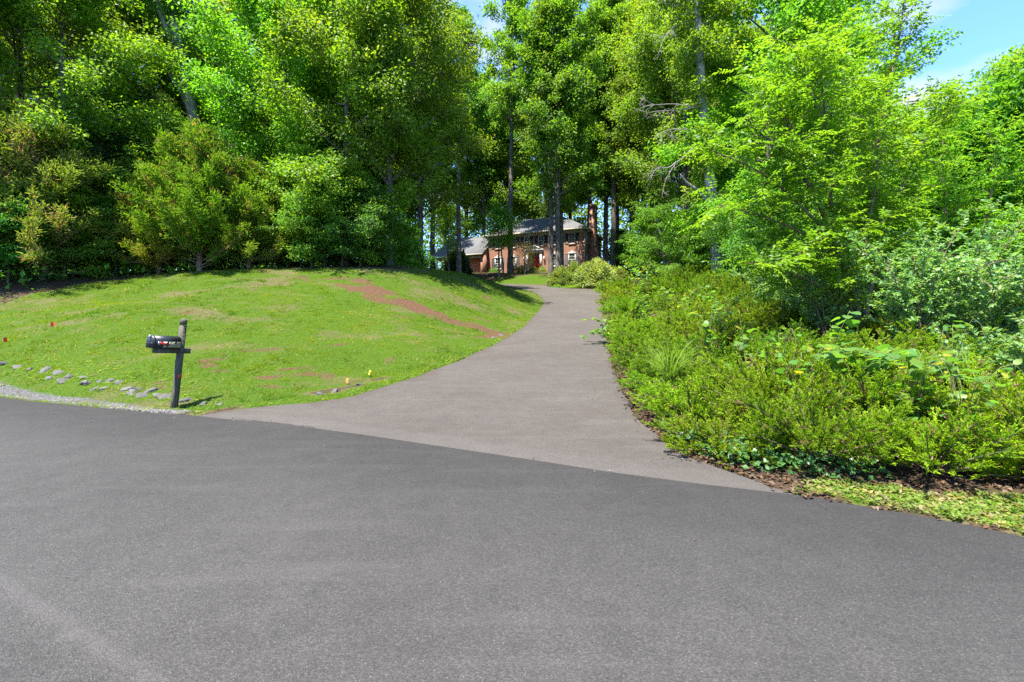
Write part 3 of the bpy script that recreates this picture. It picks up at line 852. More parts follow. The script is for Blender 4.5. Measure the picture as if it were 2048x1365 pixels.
for sg in (-1, 1):
    pts = []
    for k in range(9):
        t = k / 8
        pts.append((xm + sg * (1.28 - 1.02 * t), z1 + .46 + .42 * (t * t * (3 - 2 * t)) + .06))
    low = [(p[0], p[1] - .13) for p in pts]
    mb.poly_prism(pts + low[::-1] if sg < 0 else (pts + low[::-1])[::-1], 0, 2, 1, -.3, -.02)
    an = [(xm + sg * .26 + .1 * math.cos(a * .785), z1 + .93 + .1 * math.sin(a * .785)) for a in range(8)]
    mb.poly_prism(an, 0, 2, 1, -.34, -.02)
mb.poly_prism([(x0 - .4, z1 + .455), (x1 + .4, z1 + .455), (xm + .3, z1 + .8), (xm - .3, z1 + .8)], 0, 2, 1, -.1, -.01)
mb.tube([(xm, -.16, z1 + .46), (xm, -.16, z1 + .7), (xm, -.16, z1 + .86), (xm, -.16, z1 + 1.0), (xm, -.16, z1 + 1.12)], [.06, .05, .11, .08, .02], 8)
obj('pediment', mb.mesh('pediment', M['white']), house)
for lx in (x0 - .62, x1 + .62):
    mb = MB()
    mb.box(lx - .03, lx + .03, -.2, -.003, 1.75, 1.8); mb.tube([(lx, -.2, 1.48), (lx, -.2, 1.52), (lx, -.2, 1.85), (lx, -.2, 2.0)], [.06, .1, .12, .02], 6)
    obj('wall_lantern', mb.mesh('wall_lantern', M['white']), house)
mb = MB(); mb.box(x0 - .5, x1 + .5, -1.1, -.003, -.6, .1); mb.box(x0 - .3, x1 + .3, -1.5, -1.103, -.6, -.06)
obj('front_step', mb.mesh('front_step', M['brick']), house)

# the lower wing with its porch
WX0, WY0 = -7.6, -1.5
mb = MB()
WIN = (-3.5, -2.6, .5, 2.0)
wall_holes(mb, WX0 + .6, -.36, -.9, 2.52, -.3, [WIN])
mb.box(-.358, -.02, WY0, -.02, -.9, 2.5)                                    # the end pier that carries the gable
mb.poly_prism([(WY0, 2.503), (-.02, 2.503), (-.02, 3.4), (WY0, 2.52)], 1, 2, 0, -.3, -.02)
mb.add([(WX0 + .6, -.3, -.9), (WX0 + .6, -.3, 2.52), (WX0 + .6, 7.7, 2.52), (WX0 + .6, 7.7, -.9)], [(0, 1, 2, 3)])
mb.add([(WX0 + .6, -.3, 2.52), (WX0 + .6, 3.1, 5.2), (WX0 + .6, 7.7, 2.52)], [], [(0, 1, 2)])
mb.add([(WX0 + .6, 7.7, -.9), (WX0 + .6, 7.7, 2.52), (0, 7.7, 2.52), (0, 7.7, -.9)], [(0, 1, 2, 3)])
obj('wing_wall', mb.mesh('wing_wall', M['brick']), house)
add_window(*WIN, -.3, False)
mb = MB()
yr, zr = 3.1, 5.75
for (ya, yb) in ((WY0 - .35, yr), (8.0, yr)):
    a = (WX0 - .35, ya, 2.5); b = (.1, ya, 2.5); c = (.1, yb, zr); d = (WX0 - .35, yb, zr)
    up_ = [(p[0], p[1], p[2] + .11) for p in (a, b, c, d)]
    mb.add([a, b, c, d] + up_, [(4, 5, 6, 7), (0, 3, 2, 1), (0, 1, 5, 4), (1, 2, 6, 5), (3, 0, 4, 7)])
obj('wing_roof', mb.mesh('wing_roof', M['shingle']), house)
mb = MB()
mb.box(WX0 - .35, .1, WY0 - .37, WY0 - .352, 2.44, 2.6)
mb.box(WX0 + .2, -.362, WY0 + .02, WY0 + .2, 2.1, 2.46)
mb.box(WX0 + .2, WX0 + .38, WY0 + .203, -.31, 2.1, 2.46)
obj('porch_beam', mb.mesh('porch_beam', M['cream']), house)
mb = MB()
mb.box(WX0 + .22, WX0 + .36, WY0 + .04, WY0 + .18, -.7, 2.098)
obj('porch_post', mb.mesh('porch_post', M['white']), house)
mb = MB(); mb.box(WX0 + .1, -.37, WY0 - .1, -.305, -.9, .02)
obj('porch_floor', mb.mesh('porch_floor', M['brick']), house)

# ------------------------------------------------------------------ mailbox on its leaning post
mx_, my_ = (348 - 1024) / FPX * 7.85, 7.85
mail = empty('mailbox', (mx_, my_, gz(mx_, my_) - .02))
tag(mail, 'black metal mailbox with red flag on a leaning weathered wooden post', 'mailbox')
# local x: arm direction (towards the road = -x), y: along the road
ang = math.atan2(0.92, 0.38)
mail.rotation_euler = (R(2.2), R(4.6), ang)
# post
mb = MB(); h = .040
mb.poly_prism([(-h, -.3), (h, -.3), (h, 1.02), (h * .98, 1.06), (h, 1.10), (h, 1.44), (-h, 1.44), (-h, 1.10), (-h, .3)], 0, 2, 1, -h, h)
mb.poly_prism([(-h * .86, 1.442), (h * .86, 1.442), (h * .86, 1.458), (-h * .86, 1.458)], 0, 2, 1, -h * .86, h * .86)
mb.add([(-h, -h, 1.46), (h, -h, 1.46), (h, h, 1.46), (-h, h, 1.46), (-h, -h, 1.535), (h, -h, 1.535), (h, h, 1.535), (-h, h, 1.535), (0, 0, 1.575)],
       [(0, 1, 5, 4), (1, 2, 6, 5), (2, 3, 7, 6), (3, 0, 4, 7), (3, 2, 1, 0)], [(4, 5, 8), (5, 6, 8), (6, 7, 8), (7, 4, 8)])
post = obj('post', mb.mesh('post', M['post']), mail)
mb = MB(); mb.tube([(.012, -h - .001, .56), (.012, -h - .008, .56)], [.036, .034], 20)
obj('reflector', mb.mesh('reflector', M['flag_red']), post)
mb = MB()
for k in range(6):
    z = 1.40 - k * .075
    mb.box(-.012, .014, -h - .0035, -h - .0008, z - .012 - .006 * (k % 2), z + .014)
obj('worn_sticker', mb.mesh('worn_sticker', M['ink_faded']), post)
mb = MB()
mb.box(-.42, -h - .002, -.04, .04, .955, 1.04); mb.box(h + .002, .15, -.04, .04, .955, 1.04); mb.box(-h, h, -h - .014, -h - .002, .97, 1.03)
obj('arm', mb.mesh('arm', M['post']), mail)
# the box: arched tin, door towards the road
bx0, bx1, bw, bh = -.47, -.056, .100, .112
def arch(w, h, n=10):
    return [(-w, 0), (w, 0), (w, h)] + [(w * math.cos(math.pi * k / n), h + w * .92 * math.sin(math.pi * k / n)) for k in range(1, n)] + [(-w, h)]
bz = 1.043
mb = MB(); mb.poly_prism([(a, b + bz) for a, b in arch(bw, bh)], 1, 2, 0, bx0, bx1)
box = obj('letter_box', mb.mesh('letter_box', M['black_metal']), mail)
mb = MB()
mb.poly_prism([(a, b + bz - .004) for a, b in arch(bw + .004, bh + .003)], 1, 2, 0, bx0 - .016, bx0 + .012)
mb.box(bx0 - .024, bx0 - .0165, -.085, .085, bz + .07, bz + .08)
dr = obj('box_door', mb.mesh('box_door', M['black_metal']), box)
mb = MB(); mb.box(bx0 - .040, bx0 - .018, -.012, .012, bz + .16, bz + .205)
obj('latch', mb.mesh('latch', M['silver']), dr)
ys_ = -bw
mb = MB(); mb.box(-.34, -.066, ys_ - .0035, ys_ - .0008, bz + .012, bz + .108)
obj('number_plate', mb.mesh('number_plate', M['plate']), box)
def text_mesh(name, body, size, mat, loc, rot, parent, bold=0.0):
    cu = bpy.data.curves.new(name, 'FONT'); cu.body = body; cu.size = size; cu.extrude = .0006; cu.offset = bold
    cu.align_x = 'CENTER'; cu.align_y = 'CENTER'; cu.shear = .15
    t = bpy.data.objects.new('tmp_text', cu); COL.objects.link(t)
    bpy.context.view_layer.update()
    me = bpy.data.meshes.new_from_object(t.evaluated_get(bpy.context.evaluated_depsgraph_get()))
    bpy.data.objects.remove(t)
    me.materials.clear(); me.materials.append(mat)
    return obj(name, me, parent, loc, rot)
for ch_, x, mt, bd in (('4', -.290, 'ink', .007), ('5', -.228, 'ink_faded', .001), ('6', -.160, 'ink', .008), ('0', -.100, 'ink_faded', .001)):
    text_mesh('digit', ch_, .118, M[mt], (x, ys_ - .0048, bz + .06), (R(90), 0, 0), box, bd)
mb = MB()
mb.box(-.425, -.395, ys_ - .012, ys_ - .001, bz + .055, bz + .105)
fl = obj('flag_bracket', mb.mesh('flag_bracket', M['silver']), box)
mb = MB()
mb.poly_prism([(-.40, bz + .062), (-.33, bz + .055), (-.25, bz + .058), (-.24, bz + .07), (-.33, bz + .086), (-.40, bz + .104)], 0, 2, 1, ys_ - .018, ys_ - .0125)
obj('signal_flag', mb.mesh('signal_flag', M['flag_red']), box)

# ------------------------------------------------------------------ utility marker flags in the lawn
def marker_flag(px, d, h, w, hh, mat, label, yaw, curl):
    x, y, z = at(px, d)
    t = empty('marker_flag', (x, y, z), (R(random.uniform(-6, 6)), R(random.uniform(-6, 6)), yaw))
    tag(t, label, 'marker flag', 'utility marker flags in the lawn')
    mb = MB(); mb.tube([(0, 0, -.05), (0, 0, h)], .0025, 5)
    obj('wire_stake', mb.mesh('wire_stake', M['wire']), t)
    n = 7
    V = []; Q = []
    for k in range(n):
        f = k / (n - 1)
        yy = math.sin(f * 3.0) * .03 * curl
        V += [(f * w, yy, h - .0), (f * w * .92, yy + .015 * curl * f, h - hh)]
    for k in range(n - 1):
        Q.append((2 * k, 2 * k + 1, 2 * k + 3, 2 * k + 2))
    mb = MB(); mb.add(V, Q); mb.add([(a, b + .003, c) for a, b, c in V], [q[::-1] for q in Q])
    obj('flag', mb.mesh('flag', mat), t)
marker_flag(100, 12.6, .30, .10, .13, M['flag_orange'], 'bright orange marker flag standing upright on the grass bank', .2, 1)
marker_flag(7, 12.0, .26, .09, .12, M['flag_scarlet'], 'scarlet marker flag by the ditch stones at the far end of the lawn', -.4, 1.4)
marker_flag(739, 9.8, .16, .035, .10, M['flag_yellow'], 'clear yellow marker flag drooping in the grass near the driveway', .9, 2)
marker_flag(697, 9.25, .14, .035, .10, M['flag_amber'], 'amber yellow marker flag drooping low beside a bare clay spot', 1.2, 2)

# ------------------------------------------------------------------ ditch stones
rs = np.random.RandomState(11)
def stone_mesh(seed):
    r = np.random.RandomState(seed)
    import bmesh
    bm = bmesh.new(); bmesh.ops.create_icosphere(bm, subdivisions=2, radius=1.0)
    pl = [(unit(r.randn(3)), .45 + .4 * r.rand()) for _ in range(9)]
    for v in bm.verts:
        p = np.array(v.co)
        for nrm, dd in pl:
            k = p @ nrm - dd
            if k > 0: p = p - nrm * k * .92
        p = p + r.randn(3) * .025
        v.co = p
    me = bpy.data.meshes.new('stone'); bm.to_mesh(me); bm.free(); me.materials.append(M['stone'])
    return me
SM = [stone_mesh(100 + k) for k in range(6)]
STONES = [(8, 741, 11.1, .17), (38, 748, 10.9, .2), (60, 747, 10.7, .13), (90, 752, 10.5, .22), (118, 757, 10.3, .19), (100, 761, 10.1, .17), (140, 761, 10.0, .2), (128, 768, 9.75, .22), (165, 766, 9.8, .13), (172, 772, 9.55, .2),
          (200, 770, 9.6, .12), (222, 770, 9.5, .18), (188, 783, 9.15, .14), (205, 785, 9.05, .15), (240, 777, 9.3, .14), (256, 783, 9.0, .2), (262, 790, 8.75, .19), (280, 786, 8.9, .17), (301, 788, 8.8, .2), (285, 795, 8.55, .19),
          (318, 797, 8.5, .18), (334, 797, 8.45, .2), (368, 805, 8.2, .19), (405, 812, 7.98, .13), (440, 812, 7.95, .1), (668, 790, 8.6, .15), (640, 795, 8.45, .12), (718, 775, 9.2, .16), (1003, 665, 16.6, .2), (988, 672, 15.9, .15)]
where = ['by the mailbox post', 'in the ditch']
ordn = ['first', 'second', 'third', 'fourth', 'fifth', 'sixth', 'seventh', 'eighth', 'ninth', 'tenth', 'eleventh', 'twelfth', 'thirteenth', 'fourteenth', 'fifteenth', 'sixteenth',
        'seventeenth', 'eighteenth', 'nineteenth', 'twentieth', 'twenty-first', 'twenty-second', 'twenty-third', 'twenty-fourth', 'twenty-fifth', 'twenty-sixth', 'twenty-seventh', 'twenty-eighth', 'twenty-ninth', 'thirtieth']
ditch = sorted([s for s in STONES if s[0] < 345], key=lambda s: -s[0])
for s in STONES:
    px, py, d, r_ = s
    x, y, z = at(px, d)
    o = obj('stone', SM[rs.randint(6)], None, (x, y, z - r_ * .04), (rs.rand() * .5, rs.rand() * .5, rs.rand() * 6.3), (r_ * .8, r_ * .62, r_ * .42))
    if s in ditch: lab = 'grey ditch stone, %s along the row counted from the mailbox post' % ordn[ditch.index(s)]
    else: lab = {368: 'pale stone touching the mailbox post on its driveway side', 405: 'small stone between mailbox post and driveway apron', 440: 'smallest stone at the tip of the driveway apron',
                 668: 'whitish stone at the driveway edge below the amber marker flag', 640: 'pinkish stone at the driveway edge farther from the marker flags', 718: 'grey stone lying in the grass below the yellow marker flag',
                 1003: 'grey stone at the upper side of the washed out clay gully end', 988: 'small stone at the lower tip of the red clay gully'}[px]
    tag(o, lab, 'stone', 'stones along the ditch and lawn edge')
# ------------------------------------------------------------------ trees
PAL = {
    'oak':   [(0.052, 0.122, 0.012), (0.082, 0.158, 0.011), (0.165, 0.215, 0.014)],
    'deep':  [(0.042, 0.110, 0.013), (0.056, 0.132, 0.014), (0.105, 0.178, 0.016)],
    'lime':  [(0.062, 0.146, 0.010), (0.115, 0.205, 0.011), (0.190, 0.240, 0.015)],
    'walnut': [(0.053, 0.142, 0.010), (0.090, 0.195, 0.012), (0.145, 0.240, 0.016)],
    'fresh': [(0.050, 0.130, 0.011), (0.092, 0.182, 0.014), (0.150, 0.225, 0.018)],
}
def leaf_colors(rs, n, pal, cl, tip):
    """cl: clump value 0..1 per leaf; tip: new growth and painted light of upper leaves, 0..1 per leaf"""
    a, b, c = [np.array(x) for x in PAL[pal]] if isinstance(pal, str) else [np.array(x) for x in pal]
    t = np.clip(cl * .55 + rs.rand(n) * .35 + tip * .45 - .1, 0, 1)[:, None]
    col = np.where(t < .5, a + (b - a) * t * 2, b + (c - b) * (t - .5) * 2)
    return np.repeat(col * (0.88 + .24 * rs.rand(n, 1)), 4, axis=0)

def prof_oak(t): return (np.sin(np.pi * (0.16 + 0.80 * t))) ** 0.75
def prof_tall(t): return np.where(t < .35, .60 + 1.14 * t, 1.0 - (np.maximum(t - .35, 0) / .65) ** 2.2 * .72)
def prof_low(t): return np.sqrt(np.clip(1 - (t * .95) ** 2, 0.02, 1)) * (0.75 + .25 * np.minimum(1, t * 5))

def make_tree(seed, H, cb, Rc, profile, nlimb, leaf, nleaf, pal, tr, bark, sway=.5, spread=.42, flat=.8, lmat='leaf', fork=None, up0=.15, cover=1.0):
    rs = np.random.RandomState(seed)
    def rnd(*s): return rs.randn(*s)
    # trunk
    nseg = 14
    tz = np.linspace(0, 1, nseg)
    tx = np.cumsum(rnd(nseg)) * sway * .09; ty = np.cumsum(rnd(nseg)) * sway * .09
    tx -= tx[0]; ty -= ty[0]
    TP = np.stack([tx, ty, -.4 + tz * (H * .96 + .4)], axis=1)
    if fork is not None: TP = np.array(fork, float); nseg = len(TP); tz = np.linspace(0, 1, nseg)
    TR = tr * (1.0 - .90 * tz ** 1.05)
    TR[0] *= 1.35
    trunk = MB(); trunk.tube(TP, TR, 9)
    br = MB()
    clP = []; clD = []; clR = []; clT = []
    def at_h(h):
        return np.array([np.interp(h, TP[:, 2], TP[:, k]) for k in range(3)])
    ga = rs.rand() * 6.28
    for i in range(nlimb):
        t = (i + .5 * rs.rand()) / nlimb
        t = t ** .9
        h = H * (cb + (1 - cb) * .95 * t)
        p0 = at_h(min(h, TP[-1, 2]))
        ga += 2.4 + .5 * rnd()
        L = Rc * float(profile(np.array(t))) * (.72 + .42 * rs.rand())
        if L < .35: L = .35
        el = up0 + 1.0 * t ** 1.6 + .15 * rnd()
        d = np.array([math.cos(ga) * math.cos(el), math.sin(ga) * math.cos(el), math.sin(el)])
        n = 6
        P = [p0]
        for k in range(n):
            d = d + rnd(3) * .13 + np.array([0, 0, .07 - .05 * (k > 3)])
            d /= np.linalg.norm(d)
            P.append(P[-1] + d * L / n)
        P = np.array(P)
        r0 = max(.012, tr * .42 * (1 - .75 * t) * min(1, L / (Rc * .7)))
        br.tube(P, r0 * (1 - .85 * np.linspace(0, 1, n + 1)), 5)
        ns = max(3, int(L / .55))
        for j in range(ns):
            f = .28 + .72 * (j + rs.rand() * .6) / ns
            f = min(f, 1)
            q0 = np.array([np.interp(f, np.linspace(0, 1, n + 1), P[:, k]) for k in range(3)])
            s = (-1) ** j
            az = math.atan2(d[1], d[0]) + s * (.5 + .5 * rs.rand()) * (1.0 - .6 * f)
            e2 = .05 + .35 * rnd() * .6 + .25 * t
            d2 = np.array([math.cos(az) * math.cos(e2), math.sin(az) * math.cos(e2), math.sin(e2)])
            l2 = max(.4, L * spread * (1.15 - .7 * f) * (.7 + .5 * rs.rand()))
            m2 = 3
            Q = [q0]
            for k in range(m2):
                d2 = d2 + rnd(3) * .16 + np.array([0, 0, .04]); d2 /= np.linalg.norm(d2)
                Q.append(Q[-1] + d2 * l2 / m2)
            Q = np.array(Q)
            br.tube(Q, max(.006, r0 * .32) * np.array([1, .7, .45, .2]), 3, False)
            nt_ = max(2, int(l2 / .42))
            for k in range(nt_ + 1):
                g = .3 + .7 * (k / nt_)
                c0 = np.array([np.interp(g, np.linspace(0, 1, m2 + 1), Q[:, a]) for a in range(3)])
                off = rnd(3) * .26 * np.array([1, 1, .6])
                clP.append(c0 + off); clD.append(d2); clT.append(min(1.2, t * .5 + .5 * f)); clR.append(.26 + .2 * rs.rand())
    clP = np.array(clP); clD = np.array(clD); clT = np.array(clT); clR = np.array(clR)
    if cover < 1:
        keep = rs.rand(len(clP)) < cover
        clP, clD, clT, clR = clP[keep], clD[keep], clT[keep], clR[keep]
    nc = len(clP)
    wgt = clR ** 2; wgt /= wgt.sum()
    idx = rs.choice(nc, nleaf, p=wgt)
    # leaves sit in flattish tiers about each twig
    off = rnd(nleaf, 3); off /= np.linalg.norm(off, axis=1)[:, None] + 1e-9
    off *= (rs.rand(nleaf, 1) ** .45) * clR[idx][:, None] * 1.65
    off[:, 2] *= flat
    P = clP[idx] + off
    cen = np.array([0, 0, H * (cb + (1 - cb) * .45)])
    rad = P - cen; rad[:, 2] *= .35; rad = unit(rad)
    D = unit(off * 1.1 + rad * .45 + rnd(nleaf, 3) * .75 + np.array([0, 0, -.25]))
    Nn = unit(np.array([-.12, -.14, .8]) + rad * .45 + rnd(nleaf, 3) * .55)
    Ls = leaf[0] * (.7 + .55 * rs.rand(nleaf)); Ws = leaf[1] * (.7 + .55 * rs.rand(nleaf))
    cv = rs.rand(nc)
    tip_light = np.clip((off[:, 2] / (clR[idx] * flat + 1e-6)) * .35 + (clT[idx] - .6) * .7, 0, 1)  # lighter upper leaves: new growth plus sunlit tops put into the colour
    V, F = leaf_arrays(P, D, Nn, Ls, Ws, .14, .12)
    col = leaf_colors(rs, nleaf, pal, cv[idx], tip_light)
    return (trunk.mesh('trunk', M[bark], True), br.mesh('branches', M[bark], True), mesh_arrays('crown', V, F, M[lmat], col))

TREES = {}
def proto(key, **kw):
    TREES[key] = make_tree(**kw)
proto('oak_a', seed=1, H=20, cb=.16, Rc=5.6, profile=prof_oak, nlimb=46, leaf=(.19, .11), nleaf=52000, pal='oak', tr=.27, bark='bark', up0=.3)
proto('oak_b', seed=2, H=21, cb=.22, Rc=5.2, profile=prof_oak, nlimb=44, leaf=(.19, .11), nleaf=48000, pal='oak', tr=.26, bark='bark', up0=.35)
proto('lime_a', seed=3, H=20, cb=.10, Rc=5.4, profile=prof_oak, nlimb=50, leaf=(.18, .12), nleaf=56000, pal='lime', tr=.24, bark='bark', up0=.2)
proto('tall_a', seed=4, H=27, cb=.30, Rc=4.6, profile=prof_tall, nlimb=52, leaf=(.22, .15), nleaf=46000, pal='oak', tr=.32, bark='bark', sway=.35, up0=.5)
proto('tall_b', seed=5, H=26, cb=.36, Rc=4.3, profile=prof_tall, nlimb=46, leaf=(.22, .15), nleaf=40000, pal='fresh', tr=.30, bark='bark', sway=.35, up0=.5)
proto('low_a', seed=6, H=7, cb=.08, Rc=3.0, profile=prof_low, nlimb=34, leaf=(.15, .095), nleaf=22000, pal='fresh', tr=.09, bark='bark', sway=.8, up0=.1, flat=.35)
proto('low_b', seed=7, H=5, cb=.05, Rc=2.4, profile=prof_low, nlimb=30, leaf=(.14, .09), nleaf=15000, pal='deep', tr=.07, bark='bark', sway=.8, up0=.15, flat=.35)
proto('tall_c', seed=14, H=30, cb=.50, Rc=3.6, profile=prof_oak, nlimb=40, leaf=(.24, .16), nleaf=21000, pal='oak', tr=.30, bark='bark', sway=.3, up0=.3)
proto('tall_d', seed=15, H=28, cb=.60, Rc=2.5, profile=prof_oak, nlimb=22, leaf=(.24, .16), nleaf=3200, pal='oak', tr=.25, bark='bark', sway=.3, up0=.4)
proto('broad', seed=16, H=30, cb=.24, Rc=5.6, profile=prof_oak, nlimb=58, leaf=(.25, .165), nleaf=46000, pal='oak', tr=.30, bark='bark', sway=.35, up0=.45)
proto('small', seed=17, H=7.5, cb=.48, Rc=2.1, profile=prof_oak, nlimb=22, leaf=(.15, .095), nleaf=5200, pal='fresh', tr=.13, bark='bark', sway=.5, up0=.25)
proto('gap_a', seed=9, H=25, cb=.34, Rc=5.2, profile=prof_oak, nlimb=34, leaf=(.20, .13), nleaf=30000, pal='oak', tr=.38, bark='bark_pale', sway=.6, up0=.3)

def place_tree(key, px, d, label, h=None, name='tree', rz=None, group='woodland trees', sc=None, xy=None, meshes=None, tilt=(0, 0)):
    ms = meshes or TREES[key]
    if xy is None: x, y, z = at(px, d)
    else: x, y = xy; z = gz(x, y)
    H0 = ms[0].vertices[-1].co.z if len(ms[0].vertices) else 20
    k = (h / H0) if h else 1.0
    if sc: k = sc
    t = empty(name, (x, y, z - .05), (R(tilt[0]), R(tilt[1]), rz if rz is not None else random.uniform(0, 6.28)), k)
    tag(t, label, 'tree', group)
    for nm, me in zip(('trunk', 'branches', 'crown'), ms):
        if me is not None: obj(nm, me, t)
    return t

OAK, LIME, TALL = 'oak_tree', 'young_oak_tree', 'tulip_tree'
# --- left wood, front row
place_tree('gap_a', -170, 17.5, 'large oak overhanging the shaded corner of the lawn by the ditch', 18, OAK, 0.4, xy=(-23.5, 18.0))
place_tree('oak_a', 45, 24, 'leafy oak standing right behind the brownish cedar thicket', 20, OAK, 1.1)
place_tree('lime_a', 120, 21.5, 'yellow-green leafy oak rising above the brownish cedar thicket', 16, LIME, 2.0)
place_tree('oak_a', 225, 29, 'tall leafy oak between the brownish cedar and the forked tree', 22, OAK, 3.0)
place_tree('oak_a', 300, 34, 'oak behind the forked grey tree, mostly hidden by it', 22, OAK, 4.4)
place_tree('gap_a', 470, 38, 'thin crowned tree with sky showing through beside the forked grey trunk', 24, 'thin_tree', 5.0)
place_tree('lime_a', 575, 27, 'bright yellow-green oak next to the bronze-green cedar', 18.5, LIME, .2)
place_tree('oak_a', 620, 36, 'tall oak behind the brightest yellow-green oak', 23, OAK, 2.2)
place_tree('lime_a', 690, 24.5, 'broad lime green oak with low boughs sweeping down to the mound', 19, LIME, 3.4)
place_tree('oak_a', 775, 26, 'oak with mossy curved trunk foot at the crest of the mound', 18.5, OAK, 1.7)
place_tree('oak_b', 842, 37, 'straight dark trunked oak between the mound and the house wing', 23, OAK, .6)
place_tree('tall_b', 818, 48, 'pale trunked tree beyond the mound, beside a straight dark trunk', 25, TALL, 2.8)
place_tree('oak_b', 790, 40, 'slim dark tree behind the mossy trunked oak', 21, OAK, 5.5)
# --- in front of the house
place_tree('tall_c', 918, 50, 'tall tree whose trunk stands before the dark shrub at the porch', 29, TALL, 1.0)
place_tree('small', 899, 54.5, 'thin trunked small tree at the porch end of the house wing', 8.5, TALL, 4.0)
place_tree('small', 997, 54, 'slender small tree in front of the lower window nearest the wing', 7.6, TALL, 2.2)
place_tree('small', 1006, 55, 'second slender trunk paired tightly with the slim tree by the wing', 7.0, TALL, 3.9)
place_tree('tall_c', 1021, 56.5, 'tallest straight trunk crossing the house front beside the red maple', 35, TALL, 2.9)
place_tree('tall_c', 1102, 47.5, 'slim straight trunk rising from the bushes in front of the house', 29, TALL, .3)
place_tree('broad', 1116, 47, 'thick dark trunk crossing the house front between two windows', 31, TALL, 5.2)
place_tree('tall_d', 1124, 51, 'pale thin trunk close behind the thick dark trunk at the house', 27, TALL, 1.6)
place_tree('broad', 1211, 60, 'dark thick trunk just beyond the chimney end of the house', 36, TALL, 2.0)
place_tree('tall_b', 1226, 56, 'pale lower trunk behind the variegated round bush', 33, TALL, 4.8)
place_tree('broad', 1262, 58, 'leafy tall tree beyond the variegated bush, with ivy on its stem', 34, TALL, 3.5)
place_tree('broad', 1300, 50, 'dark stemmed oak behind the pale green dogwood', 30, OAK, .9)
# --- right of the drive
place_tree('oak_b', 1370, 38, 'shaded oak close behind the grey trunk with dead limbs', 26, OAK, 1.4)
place_tree('lime_a', 1535, 24, 'bright oak towering above the arching walnut sapling', 20, LIME, 2.6)
place_tree('oak_a', 1640, 30, 'dark crowned oak behind the top of the walnut sapling', 20.5, OAK, 4.1)
place_tree('lime_a', 2060, 27, 'yellow-green tree top beyond the shrubs at the road bend', 15, LIME, 5.1)
place_tree('oak_a', 1480, 46, 'distant oak seen through the dead branches', 25, OAK, 3.0)
for px_r, d_r, k_r, s_r, lab_r in ((1965, 14.5, 'low_a', 1.0, 'round leafy small tree rising behind the second feather leaved sapling'), (2075, 13.5, 'low_a', 1.08, 'small tree filling the end of the thicket by the road bend'),
                               (1875, 17.0, 'low_a', 1.02, 'small dark tree behind the tall honeysuckles, under the open sky'), (1800, 20.0, 'low_a', 1.15, 'small tree half hidden by the many stemmed walnut sapling')):
    place_tree(k_r, px_r, d_r, lab_r, None, 'thicket_tree', None, 'small trees of the thicket', s_r)
# --- behind the first rows
back = [(-60, 34, 'oak_b', 21), (110, 40, 'oak_a', 23), (190, 48, 'tall_a', 25), (385, 52, 'tall_b', 22), (545, 50, 'tall_a', 27), (640, 56, 'oak_b', 25), (705, 42, 'tall_a', 26), (745, 58, 'tall_a', 28),
        (865, 66, 'tall_a', 27), (890, 80, 'tall_b', 27), (935, 76, 'oak_a', 25), (968, 72, 'tall_a', 24), (1010, 78, 'tall_b', 25), (1060, 80, 'tall_a', 24), (1095, 72, 'oak_a', 26), (1140, 78, 'tall_a', 27), (1180, 70, 'tall_b', 29),
        (1235, 72, 'tall_a', 29), (1290, 68, 'oak_b', 27), (1335, 60, 'tall_b', 27), (1400, 58, 'oak_a', 26), (1450, 70, 'tall_a', 28), (1530, 60, 'oak_b', 25), (1600, 48, 'tall_a', 25), (1720, 44, 'oak_a', 17), (1850, 50, 'oak_b', 12), (1980, 46, 'lime_a', 9)]
BACK_L = ['oak in the deep wood behind the overhanging lawn oak', 'oak in the second row behind the brownish cedar', 'tall tree far back above the brownish cedar', 'tall tree glimpsed through the sky gap by the forked trunk',
          'very tall tree behind the brightest yellow-green oak', 'distant oak in the wood behind the lime green oak', 'tall tree directly behind the low boughed lime green oak', 'tall tree deep in the wood beyond the mossy trunk',
          'tree beside the outer end of the porch roof', 'tree far behind the porch roof, pale and slender', 'oak rising behind the wing roof', 'tree behind the joint of wing and main roof', 'slender tree behind the hipped roof near the wing',
          'tree behind the middle of the hipped roof', 'oak just behind the ridge of the hipped roof', 'tall tree behind the roof end next to the chimney', 'very tall slender tree behind the brick chimney',
          'tall tree in the wood just past the chimney', 'dark oak in the wood past the chimney, second from it', 'slender tree in the wood behind the dogwood', 'oak in the wood behind the bare dead limbs', 'tall tree far back behind the grey trunk',
          'distant oak behind the walnut sapling crown', 'tall distant tree behind the sapling at the sky edge', 'medium oak behind the sapling stems', 'low oak behind the honeysuckle thicket', 'small yellowish oak at the far lawn beyond the thicket']
for (px, d, k, h), lab in zip(back, BACK_L):
    if d >= 56 and 500 < px < 1550: h *= 1.28
    place_tree(k, px, d, lab, h, OAK if k.startswith('oak') else TALL if k.startswith('tall') else LIME)

